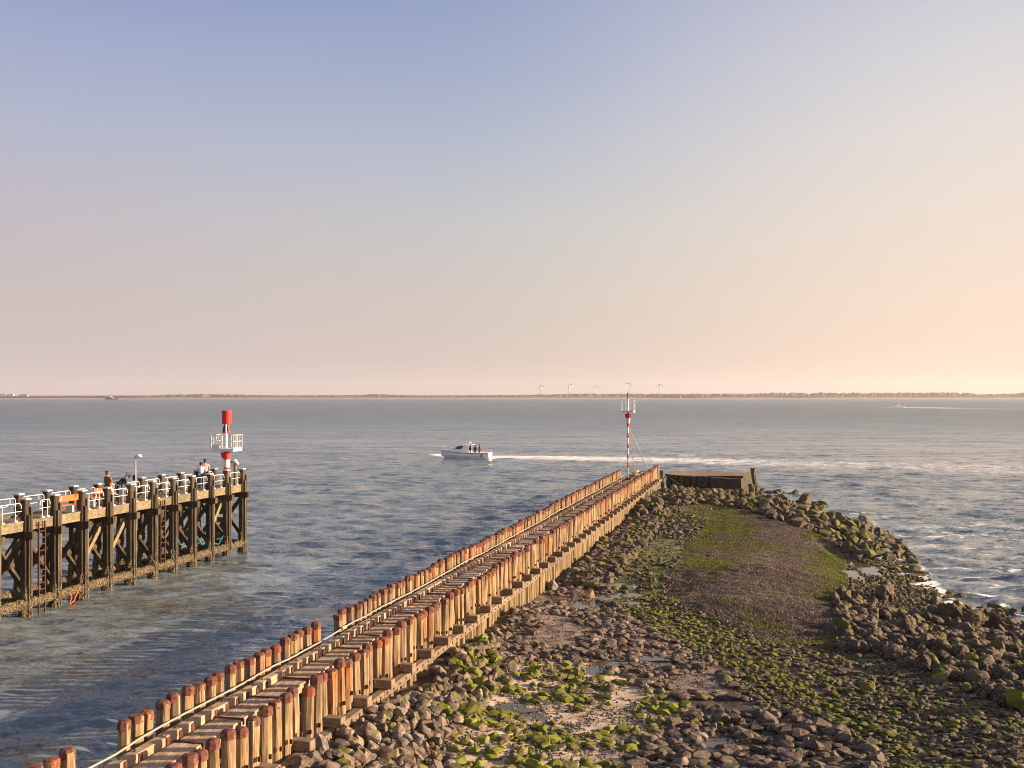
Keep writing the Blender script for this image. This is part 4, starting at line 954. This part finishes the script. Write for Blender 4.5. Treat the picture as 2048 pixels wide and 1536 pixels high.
def person(loc, rz, label, h=1.75, top=(.2, .2, .2), bottom=(.05, .07, .12), hair=(.05, .03, .02), pose='stand', group=None, arms=None):
    root = empty('person', label, 'person', loc, rz, group); k = h/1.75
    P = {'pel': (0, 0, .93), 'che': (0, 0, 1.28), 'nek': (0, .01, 1.50), 'hed': (0, .03, 1.64), 'top': (0, .02, 1.72),
         'lsh': (-.19, 0, 1.43), 'rsh': (.19, 0, 1.43), 'lel': (-.25, .02, 1.15), 'rel': (.25, .02, 1.15), 'lha': (-.24, .16, .93), 'rha': (.24, .16, .93),
         'lhi': (-.10, 0, .90), 'rhi': (.10, 0, .90), 'lkn': (-.11, .03, .50), 'rkn': (.11, .03, .50), 'lan': (-.11, 0, .09), 'ran': (.11, 0, .09), 'lto': (-.12, .16, .03), 'rto': (.12, .16, .03)}
    if pose == 'sit':
        for q in ('pel', 'che', 'nek', 'hed', 'top', 'lsh', 'rsh', 'lel', 'rel', 'lha', 'rha', 'lhi', 'rhi'): x, y, z = P[q]; P[q] = (x, y, z-.44)
        for s, q in ((-1, 'l'), (1, 'r')): P[q+'kn'] = (s*.13, .44, .50); P[q+'an'] = (s*.13, .46, .09); P[q+'to'] = (s*.13, .62, .03); P[q+'ha'] = (s*.12, .34, .60); P[q+'el'] = (s*.25, .1, .72)
    if pose == 'bend':
        def rb(p, a=1.05):
            x, y, z = p; dz = z-.93; return (x, y+dz*math.sin(a)+.0, .93+dz*math.cos(a))
        for q in ('che', 'nek', 'hed', 'top', 'lsh', 'rsh'): P[q] = rb(P[q], .5 if q == 'che' else .72)
        x, y, z = P['hed']; P['top'] = (x, y+.09, z-.02)
        for s, q in ((-1, 'l'), (1, 'r')): P[q+'el'] = (s*.24, .36, 1.02); P[q+'ha'] = (s*.10, .50, .80)
    if pose == 'lean':
        for s, q in ((-1, 'l'), (1, 'r')): P[q+'el'] = (s*.24, .15, 1.18); P[q+'ha'] = (s*.15, .40, 1.12)
    for q, v in (arms or {}).items(): P[q] = v
    P = {q: tuple(c*k for c in v) for q, v in P.items()}
    names = list(P); idx = {q: i for i, q in enumerate(names)}
    E = [('pel', 'che'), ('che', 'nek'), ('nek', 'hed'), ('hed', 'top'), ('che', 'lsh'), ('lsh', 'lel'), ('lel', 'lha'), ('che', 'rsh'), ('rsh', 'rel'), ('rel', 'rha'), ('pel', 'lhi'), ('lhi', 'lkn'), ('lkn', 'lan'), ('lan', 'lto'), ('pel', 'rhi'), ('rhi', 'rkn'), ('rkn', 'ran'), ('ran', 'rto')]
    rad = dict(pel=.12, che=.12, nek=.055, hed=.095, top=.07, lsh=.065, rsh=.065, lel=.042, rel=.042, lha=.028, rha=.028, lhi=.085, rhi=.085, lkn=.06, rkn=.06, lan=.042, ran=.042, lto=.035, rto=.035)
    V = [P[q] for q in names]; Rd = [rad[q]*k for q in names]; Ed = [(idx[a], idx[b]) for a, b in E]
    for s in 'lr':                                   # fingers
        hpt = np.array(P[s+'ha']); d = hpt - np.array(P[s+'el']); d = d/np.linalg.norm(d); side = np.cross(d, (0, 0, 1.)); side /= (np.linalg.norm(side)+1e-6)
        for f, ln in ((-1.5, .07), (-.5, .085), (.5, .08), (1.5, .065)):
            V.append(tuple(hpt + d*.05*k + side*f*.018*k)); Rd.append(.010*k); Ed.append((idx[s+'ha'], len(V)-1)); V.append(tuple(hpt + d*(.05+ln)*k + side*f*.02*k + np.array([0, 0, -.015]))); Rd.append(.008*k); Ed.append((len(V)-2, len(V)-1))
        V.append(tuple(hpt + d*.03*k + np.array([0, 0, .03*k]))); Rd.append(.010*k); Ed.append((idx[s+'ha'], len(V)-1))
    hd = np.array(P['hed']); fw = np.array([0, 1., 0]) if pose != 'bend' else np.array([0, .5, -.85]); V.append(tuple(hd+fw*.115*k)); Rd.append(.018*k); Ed.append((idx['hed'], len(V)-1))   # nose
    skinmesh('body', SKIN, V, Ed, Rd, root, 0)
    def sub(nm, mat, keys, scale_):
        ks = list(keys); ii = {q: i for i, q in enumerate(ks)}; ed = [(ii[a], ii[b]) for a, b in E if a in ii and b in ii]
        pts = [P[q] for q in ks]; skinmesh(nm, mat, pts, ed, [rad[q]*k*scale_ for q in ks], root, 0)
    P2 = dict(P)
    for s in 'lr': P[s+'ha'] = tuple(.85*np.array(P[s+'ha'])+.15*np.array(P[s+'el']))
    sub('jacket', cloth(top), ('pel', 'che', 'nek', 'lsh', 'rsh', 'lel', 'rel', 'lha', 'rha'), 1.27)
    sub('trousers', cloth(bottom), ('pel', 'lhi', 'rhi', 'lkn', 'rkn', 'lan', 'ran'), 1.22)
    for s in 'lr':
        a, b = np.array(P[s+'an']), np.array(P[s+'to']); skinmesh('shoe', cloth((.03, .03, .03)), [tuple(a), tuple(b)], [(0, 1)], [.055*k, .045*k], root, 0)
    hp = np.array(P['hed']); tp = np.array(P['top']); up = (tp-hp)/np.linalg.norm(tp-hp); bk = -fw
    skinmesh('hair', cloth(hair), [tuple(hp+bk*.035*k+up*.02*k), tuple(hp+up*.085*k+bk*.02*k), tuple(hp+bk*.05*k-up*.05*k)], [(0, 1), (0, 2)], [.098*k, .075*k, .07*k], root, 0)
    return root
def on_jetty(px, k_guess, t):
    return tuple(jw(k_guess, t, 4.25))
def kof(px, t):     # station on the jetty whose image column is px
    best = min(np.arange(0, 12, .02), key=lambda k: abs(w2px(jw(k, t, 4.5))[0]-px)); return float(best)
person(tuple(jw(kof(216, 1.0), 1.0, 4.25)), -.5, 'standing man in an olive jacket facing away on the jetty', 1.80, (.13, .115, .06), (.06, .06, .07), (.16, .09, .05))
person(tuple(jw(kof(221, .75), .75, 4.25)), -1.3, 'seated person with orange brown hair and pale top beside the man in olive', 1.66, (.55, .38, .30), (.03, .035, .06), (.35, .13, .04), 'sit')
person(tuple(jw(kof(237, 1.0), 1.0, 4.25)), -1.0, 'person in a dark navy jacket and jeans bending forward', 1.74, (.025, .03, .055), (.08, .12, .22), (.13, .06, .03), 'bend')
person(tuple(jw(kof(410, 1.35), 1.35, 4.25)), .3, 'man in a pink shirt standing by the far railing', 1.80, (.62, .30, .32), (.03, .05, .13), (.07, .04, .03), 'lean')
person(tuple(jw(kof(402, 1.5), 1.5, 4.25)), .2, 'dark haired person in a white top beside the man in pink', 1.62, (.62, .60, .68), (.05, .08, .22), (.03, .02, .02), 'lean')
# ropes on the jetty legs
def rope(name, label, pts, mat, r=.03):
    mb = MB(); mb.tube(pts, r, 5); return tag(mb.build(name, mat, None, True), label, 'rope')
rope('rope', 'teal rope bundle hanging near the waterline under the jetty end', [jw(1.9, 1.0, 1.5), jw(1.7, .9, .9), jw(1.5, .7, .95), jw(1.2, .3, .8), jw(1.1, .1, 1.3), jw(1.05, 0, .9)], M['teal'], .05)
rope('rope', 'teal rope draped over the sill beam two bays from the jetty end', [jw(2.9, 1.2, 1.8), jw(2.8, 1.0, 1.2), jw(2.5, .8, 1.0), jw(2.4, .7, 1.4)], M['teal'], .045)
rope('rope', 'orange rope dangling into the water below the bench', [jw(8.6, -.1, .75), jw(8.55, -.25, .3), jw(8.7, -.35, 0.02), jw(8.5, -.3, .1), jw(8.2, -.2, .7)], M['orope'], .03)

# ------------------------------------------------------------------ boats
def motorboat(name, label, loc, rz, Lh=8.3, grp=None, small=False):
    b = empty(name, label, 'motor boat', loc, rz, grp); k = Lh/8.3
    secs = []          # local +x = bow
    for x, hw, keel, sheer in ((-4.15, 1.25, -.35, .80), (-2.5, 1.32, -.4, .80), (0, 1.32, -.45, .86), (1.8, 1.15, -.4, .97), (3.0, .75, -.25, 1.08), (3.8, .32, .2, 1.18), (4.15, .05, .75, 1.24)):
        secs.append([(x*k, y*k, z*k) for y, z in ((-hw, sheer), (-hw*.95, sheer*.35), (-hw*.6, keel*.5), (0, keel), (hw*.6, keel*.5), (hw*.95, sheer*.35), (hw, sheer))])
    mb = MB(); mb.loft(secs); mb.build('hull', M['boatwhite'], b)
    mb = MB()
    for sgn in (-1, 1):
        mb.tube([(s_[0][0], sgn*abs(s_[0][1])*1.01, s_[0][2]-.12*k) for s_ in secs], .035*k, 6)
    mb.build('rubbing_strake', M['black'], b)
    def prof(z0, z1, pts): return pts
    cab = [(-.75, 1.0, .8, 1.98), (-.2, 1.02, .8, 2.08), (.7, 1.0, .82, 2.05), (1.3, .92, .85, 1.85), (2.0, .75, .9, 1.22), (3.0, .45, 1.0, 1.16)]
    mb = MB(); mb.loft([[(x*k, -hw*k, z0*k), (x*k, hw*k, z0*k), (x*k, hw*.78*k, z1*k), (x*k, -hw*.78*k, z1*k)] for x, hw, z0, z1 in cab]); mb.build('cabin', M['boatwhite'], b)
    for sgn in (-1, 1):
        mb = MB()
        def wp(x, f, hw): return (x*k, sgn*(hw*(1-.22*f)+.012)*k, 0)
        q = [(.15, 1.30, .50), (.05, 1.85, .50), (1.05, 1.80, 0), (1.60, 1.42, 0)]
        vs = []
        for x, z in ((.55, 1.32), (.1, 1.85), (1.05, 1.80), (1.55, 1.40)):
            hw = np.interp(x, [c[0] for c in cab], [c[1] for c in cab]); z0 = .8; z1 = np.interp(x, [c[0] for c in cab], [c[3] for c in cab]); f = (z-z0)/(z1-z0)
            vs.append((x*k, sgn*(hw*(1-.22*f))*k + sgn*.06, z*k))
        vi = [(v[0], v[1]-sgn*.05, v[2]) for v in vs]; mb.loft([vs, vi]); mb.build('side_window', M['glass'], b)
    mb = MB(); mb.add([(1.38*k, -.66*k, 1.80*k), (1.38*k, .66*k, 1.80*k), (1.93*k, .66*k, 1.32*k), (1.93*k, -.66*k, 1.32*k), (1.3*k, -.6*k, 1.74*k), (1.3*k, .6*k, 1.74*k), (1.85*k, .6*k, 1.26*k), (1.85*k, -.6*k, 1.26*k)], [(0, 1, 2, 3), (7, 6, 5, 4), (0, 4, 5, 1), (1, 5, 6, 2), (2, 6, 7, 3), (3, 7, 4, 0)]); mb.build('windscreen', M['glass'], b)
    mb = MB(); mb.box((-1.05*k, 0, 2.06*k), (.7*k, 1.7*k, .07*k)); mb.build('roof', M['boatwhite'], b)
    mb = MB(); mb.tube([(-.75*k, 0, 2.05*k), (-.75*k, 0, 3.3*k)], .03*k, 6); mb.tube([(-.9*k, -.35*k, 2.35*k), (-.9*k, .35*k, 2.35*k)], .03*k, 6); mb.build('mast', M['white'], b)
    mb = MB(); mb.tube([(-.6*k, -.15*k, 2.1*k), (-.6*k, -.15*k, 2.35*k)], [.16*k, .12*k], 10); mb.build('radar_dome', M['white'], b)
    mb = MB()
    for sgn in (-1, 1): mb.tube([(1.6*k, sgn*1.1*k, 1.0*k), (1.7*k, sgn*1.05*k, 1.45*k), (3.4*k, sgn*.45*k, 1.6*k), (4.1*k, 0, 1.7*k)], .02*k, 5)
    for x in (-4.0, -3.4, -2.8, -2.2): mb.tube([(x*k, -1.25*k, .8*k), (x*k, -1.25*k, 1.15*k)], .025*k, 5)
    mb.tube([(-4.0*k, -1.25*k, 1.15*k), (-2.2*k, -1.25*k, 1.15*k)], .02*k, 5); mb.build('handrail', M['white'], b)
    mb = MB(); mb.tube([(-3.0*k, 1.38*k, .55*k), (-3.0*k, 1.38*k, .05*k)], .1*k, 8); mb.build('fender', M['black'], b)
    return b
D0 = 166.0; bl_ = (math.cos(math.radians(167)), math.sin(math.radians(167)))
B0 = np.array([(931-1024)/F*D0, D0, .12])
boat = motorboat('motor_boat', 'white cabin boat with three people crossing in front of the groyne', tuple(B0), R(167))
def onb(x, y, z): return tuple(B0 + np.array([bl_[0]*x - bl_[1]*y, bl_[1]*x + bl_[0]*y, z]))
person(onb(-.95, .45, .42), 1.2, 'person in dark clothes standing in the boat cabin doorway', 1.75, (.02, .02, .03), (.02, .02, .03), (.04, .03, .02))
person(onb(-1.75, .5, .25), 2.6, 'person in a navy jacket standing behind the boat cabin', 1.72, (.02, .025, .05), (.03, .03, .05), (.10, .05, .03))
person(onb(-2.45, .3, .35), 2.0, 'person in a bright red jacket at the back of the boat', 1.78, (.45, .02, .03), (.03, .03, .04), (.12, .06, .03))
motorboat('motor_yacht', 'distant white motor yacht leaving a wake on the right', (((1796.5-1024)/F*885), 885, .3), R(176), 11.2)
# far sailing boat
sx = (1361.5-1024)/F*3850; sb = empty('sailing_boat', 'tiny pale sailing boat in front of the far shore', 'sailing boat', (sx, 3850, 0))
mb = MB(); mb.loft([[(x, -w_, 1.0), (x, -w_*.6, 0), (x, w_*.6, 0), (x, w_, 1.0)] for x, w_ in ((-5, 1.2), (0, 1.6), (3, 1.1), (5.5, .1))]); mb.build('hull', M['boatwhite'], sb)
mb = MB(); mb.tube([(.5, 0, 1), (.5, 0, 14)], .12, 6); mb.build('mast', M['white'], sb)
mb = MB(); mb.loft([[(.3, 0, 1.8), (-4.2, -.4, 1.9), (.4, 0, 13.6)], [(.3, .06, 1.8), (-4.2, -.3, 1.9), (.4, .06, 13.6)]]); mb.build('sail', M['white'], sb)
# far work vessel
Dw = 3100.; sx = (224-1024)/F*Dw; wv = empty('work_ship', 'small dark hulled work ship with orange deckhouse far off on the left', 'ship', (sx, Dw, 0), R(180))
mb = MB(); mb.loft([[(x, -w_, z), (x, -w_*.8, -.5), (x, w_*.8, -.5), (x, w_, z)] for x, w_, z in ((-19, 4, 2.6), (-8, 4.5, 2.6), (8, 4.5, 3.4), (15, 3, 4.6), (20, .3, 5.6))]); mb.build('hull', M['black'], wv)
mb = MB(); mb.box((3, 0, 5.5), (12, 7, 4.5)); mb.build('deckhouse', plain('ship_orange', (.55, .16, .06), .6), wv)
mb = MB(); mb.box((4, 0, 9), (6, 6, 3)); mb.build('wheelhouse', M['boatwhite'], wv)
mb = MB(); mb.tube([(2, 0, 10), (2, 0, 17)], .35, 6); mb.tube([(-9, 0, 3), (-5, 0, 10)], .3, 6); mb.tube([(-16, 0, 3), (-16, 0, 8)], .4, 6); mb.box((-15, 0, 4.5), (5, 5, 3)); mb.build('mast', M['black'], wv)

# ------------------------------------------------------------------ gulls
gw = plain('gull_white', (.80, .79, .77), .8, var=.03); gg = plain('gull_grey', (.36, .37, .40), .8, var=.05)
def gull():
    b = empty('gull', '', 'gull')
    rings = []
    for x, r, z in ((-.20, .012, .27), (-.12, .05, .265), (0, .085, .25), (.09, .085, .255), (.15, .055, .29), (.19, .04, .34), (.22, .045, .375), (.26, .03, .38), (.285, .008, .372)):
        rings.append([(x, r*.85*math.cos(a), z+r*math.sin(a)) for a in np.linspace(0, 6.283, 11)[:-1]])
    mb = MB(); mb.loft(rings); mb.build('body', gw, b, True)
    for s in (-1, 1):
        mb = MB(); mb.loft([[(.10, s*.07, .30), (.10, s*.085, .25), (.10, s*.07, .22)], [(-.05, s*.085, .31), (-.05, s*.095, .26), (-.05, s*.08, .23)], [(-.24, s*.03, .29), (-.24, s*.035, .28), (-.24, s*.03, .27)]]); mb.build('wing', gg, b)
        mb = MB(); mb.tube([(.02, s*.035, .19), (.015, s*.035, .0)], .009, 5); mb.box((.035, s*.035, .005), (.07, .05, .01)); mb.build('leg', M['orange'], b)
    mb = MB(); mb.tube([(.28, 0, .372), (.34, 0, .36)], [.013, .004], 6); mb.build('beak', M['orange'], b)
    return b
G0 = gull(); gulls = [(1722,1082,.2,'on the boulder ridge beside the short green stump'),(1746,1056,0,'at the water edge beside the solitary square rock'),(1756,1072,.1,'on low rocks left of the next resting gull'),(1775,1098,.1,'on dark rocks above the waterline'),
 (1719,1120,.35,'standing apart on the green stones beside the mound rim'),(1757,1124,.3,'on the olive stones beside a dark boulder'),(1779,1112,.25,'upright on the olive shore stones'),(1800,1128,.1,'right at the foaming shoreline'),(1785,1132,.15,'among foam splashed stones'),
 (1768,1146,.3,'on small olive stones below the others'),(1861,1158,0,'floating white on the water off the shore'),(2040,1242,.05,'at the right picture edge near the waterline'),(1690,1044,.5,'perched on a brown boulder of the ridge')]
def dupt(o, parent=None):
    c = o.copy(); col.objects.link(c); c.parent = parent
    for ch in list(o.children): dupt(ch, c)
    return c
for i, (x, y, z, lab) in enumerate(gulls):
    g = G0 if i == 0 else dupt(G0); p = px2w(x, y, z); zz = float(ground(p[0:1], p[1:2])[0]); zz = max(zz + .12, .0 if 'floating' not in lab else -.15); p = px2w(x, y, zz)
    g.location = p; g.rotation_euler = (0, 0, random.random()*6.28); g.scale = (.85,)*3; g['label'] = 'white gull ' + lab; g['group'] = 'gulls along the right shore'; g['category'] = 'gull'
cbm = plain('goose_brown', (.10, .08, .06), .8); gb = empty('goose', 'brown long necked goose standing at the right waterline', 'goose', tuple(px2w(1988, 1226, .25)), R(150))
mb = MB(); mb.loft([[(x, r*.8*math.cos(a), z+r*math.sin(a)) for a in np.linspace(0, 6.283, 11)[:-1]] for x, r, z in ((-.42, .02, .36), (-.25, .1, .38), (0, .15, .38), (.18, .12, .42), (.26, .06, .55), (.28, .045, .7), (.30, .055, .78), (.36, .04, .78), (.42, .012, .76))]); mb.build('body', cbm, gb, True)
for s in (-1, 1): mb = MB(); mb.tube([(.0, s*.06, .26), (.0, s*.06, 0)], .015, 5); mb.build('leg', M['orange'], gb)
gb.scale = (.85,)*3
# floating log
for (x, y, lab, a) in ((1908, 1193, 'dark waterlogged timber floating off the right shore', .3), (1835, 1146, 'dark half sunk log beside the outer shore rock', -.2)):
    p = px2w(x, y, .05); mb = MB(); d = np.array([math.cos(a), math.sin(a), 0]); mb.tube([p-d*.6, p-d*.2+[0, 0, .05], p+d*.3, p+d*.6], [.08, .13, .13, .06], 8); tag(mb.build('driftwood', M['weedy']), lab, 'driftwood')

# ------------------------------------------------------------------ far shore
fm_ = Mat('far_land', .9); z = fm_.sepz(fm_.n('ShaderNodeNewGeometry').outputs['Position'])[2]; nn = fm_.noise(fm_.pos((.004, .004, .1)), 1, 4)
fm_.color(fm_.mix(fm_.mr(fm_.math('ADD', z, fm_.math('MULTIPLY', nn, 2.0)), 3.0, 4.0), (.36, .26, .20), (.11, .12, .06)))
xs = np.linspace(-5200, 5200, 320); prof = [(3900, -1.0), (3990, .9), (4080, 2.2), (4200, 3.0), (4260, 8.0), (4330, 8.5), (4400, 6.5), (6200, 7.0)]
V = []; 
for x in xs:
    sh_ = 60*math.sin(x*.002)+25*math.sin(x*.011+1) + (140*(-x/2400) if x < 0 else 0)*.5
    for (y, zz) in prof: V.append((x, y + (sh_ if y < 4250 else 0), zz + (.8*math.sin(x*.006)+.5*math.sin(x*.017) if zz > 4 else 0)))
V = np.array(V); n = len(xs); m = len(prof); idx = np.arange(n*m).reshape(n, m); Fq = np.stack([idx[:-1, :-1], idx[1:, :-1], idx[1:, 1:], idx[:-1, 1:]], -1).reshape(-1, 4)
o = mesh_np('far_land', V, [Fq], fm_.m, smooth=True); tag(o, 'low far shore with sandy beach and green dyke', None, None, 'structure')
if o.data.polygons[500].normal.z < 0: o.data.flip_normals()
tm = Mat('far_foliage', .9); nn = tm.noise(tm.pos((.05, .05, .05)), 1, 4); tm.color(tm.ramp(nn, [(.3, (.085, .075, .065)), (.7, (.13, .108, .09))]))
def treeline():
    g = np.random.default_rng(4); V0, F0 = ICO[2]; vs = []; fs = []; nb = 0
    hx = [0, 300, 360, 400, 500, 560, 700, 750, 830, 1000, 1060, 1160, 1500, 1550, 1700, 1900, 1945, 1955, 2048]; hh = [4, 5, 8, 9, 7, 5, 6, 9, 5, 6, 7, 10, 10, 13, 13, 14, 12, 7, 13]
    for i in range(2600):
        px = g.uniform(-250, 2300); D = g.uniform(4420, 4800); h = np.interp(px, hx, hh)*g.uniform(1.0, 1.4); w_ = g.uniform(8, 22)
        if px > 1500: w_ = g.uniform(5, 13)
        x = (px-1024)/F*D; V = V0*(1+.25*g.normal(size=(len(V0), 1))*.6); V = V*np.array([w_, w_, h*.6]) + np.array([x, D, 7+h*.45]); vs.append(V); fs.append(F0+nb); nb += len(V)
    o = mesh_np('far_woodland', np.concatenate(vs), [np.concatenate(fs)], tm.m); tag(o, 'long hazy line of trees on the far shore', 'woodland', None, 'stuff')
treeline()
for (x0, x1, h, lab) in ((-8, 12, 13, 'cream far off apartment building at the left picture edge'), (14, 28, 11, 'pale far off building second from the left picture edge'), (40, 56, 10, 'greyish far off building right of the pale ones')):
    D = 4380.; X0, X1 = (x0-1024)/F*D, (x1-1024)/F*D; b = empty('apartment_building', lab, 'building', ((X0+X1)/2, D, 7)); wd_ = X1-X0
    mb = MB(); mb.box((0, 0, h/2), (wd_, 14, h)); mb.build('wall', M['white'] if x0 < 20 else M['lampgrey'], b)
    mb = MB(); mb.box((0, 0, h+.4), (wd_+1, 15, .8)); mb.build('roof', M['black'], b)
    mb = MB()
    for r_ in range(3):
        for c in range(int(wd_//5)): mb.box((-wd_/2+3+c*5, -7.1, 2+r_*3.4), (2, .3, 1.5))
    mb.build('window_band', M['glass'], b)
def turbine(px, hy, rot, Dt, bl, lab):
    x = (px-1024)/F*Dt; hz = 10-(hy-HY)*Dt/F; t = empty('wind_turbine', lab, 'wind turbine', (x, Dt, 7), 0, 'wind turbines on the far shore')
    m_ = M['tower']; H = hz-7
    mb = MB(); mb.tube([(0, 0, 0), (0, 0, H)], [2.3, 1.4], 12); mb.build('tower', m_, t, True)
    mb = MB(); mb.box((0, 2, H+.6), (3.2, 9, 3.4)); mb.build('nacelle', m_, t)
    mb = MB(); mb.tube([(0, -2.5, H+.5), (0, -4.5, H+.5)], [1.7, .8], 10); mb.build('hub', m_, t)
    for q in range(3):
        a = R(rot + 120*q); d = np.array([math.sin(a), 0, math.cos(a)]); s = np.array([math.cos(a), .25, -math.sin(a)]); c = np.array([0, -3.4, H+.5]); rings = []
        for f, w_, th_ in ((.02, .9, .8), (.12, 1.7, .5), (.3, 1.4, .35), (.7, .8, .2), (1, .25, .1)):
            p = c + d*bl*f; rings.append([p+s*w_, p+np.array([0, th_, 0]), p-s*w_, p-np.array([0, th_, 0])])
        mb = MB(); mb.loft(rings); mb.build('blade', m_, t)
M['tower'] = plain('turbine_paint', (.55, .55, .56), .5, var=.03)
for a in ((1081.7, 770.8, -4, 5000, 31, 'leftmost of the five wind turbines on the far shore'), (1138, 770.5, -48, 5000, 30, 'second wind turbine from the left, rotor turned to a Y shape'), (1190.8, 771.4, 2, 5000, 28, 'middle wind turbine, one blade straight up'), (1259.8, 767.3, 32, 4900, 31, 'wind turbine directly above the slim banded mast'), (1319.8, 768.6, 0, 4900, 30, 'rightmost of the five wind turbines')):
    turbine(*a)

# ------------------------------------------------------------------ haze
hm = bpy.data.materials.new('haze_air'); hm.use_nodes = True; t = hm.node_tree; t.nodes.clear(); oo = t.nodes.new('ShaderNodeOutputMaterial'); pv = t.nodes.new('ShaderNodeVolumePrincipled')
pv.inputs['Color'].default_value = (.93, .90, .95, 1); pv.inputs['Density'].default_value = .00007; pv.inputs['Anisotropy'].default_value = .3; t.links.new(pv.outputs[0], oo.inputs['Volume'])
mb = MB(); mb.box((0, 700, 58.5), (13000, 12500, 121)); hz = mb.build('haze', hm); tag(hz, 'faint pinkish evening haze over the water', 'haze', None, 'stuff')
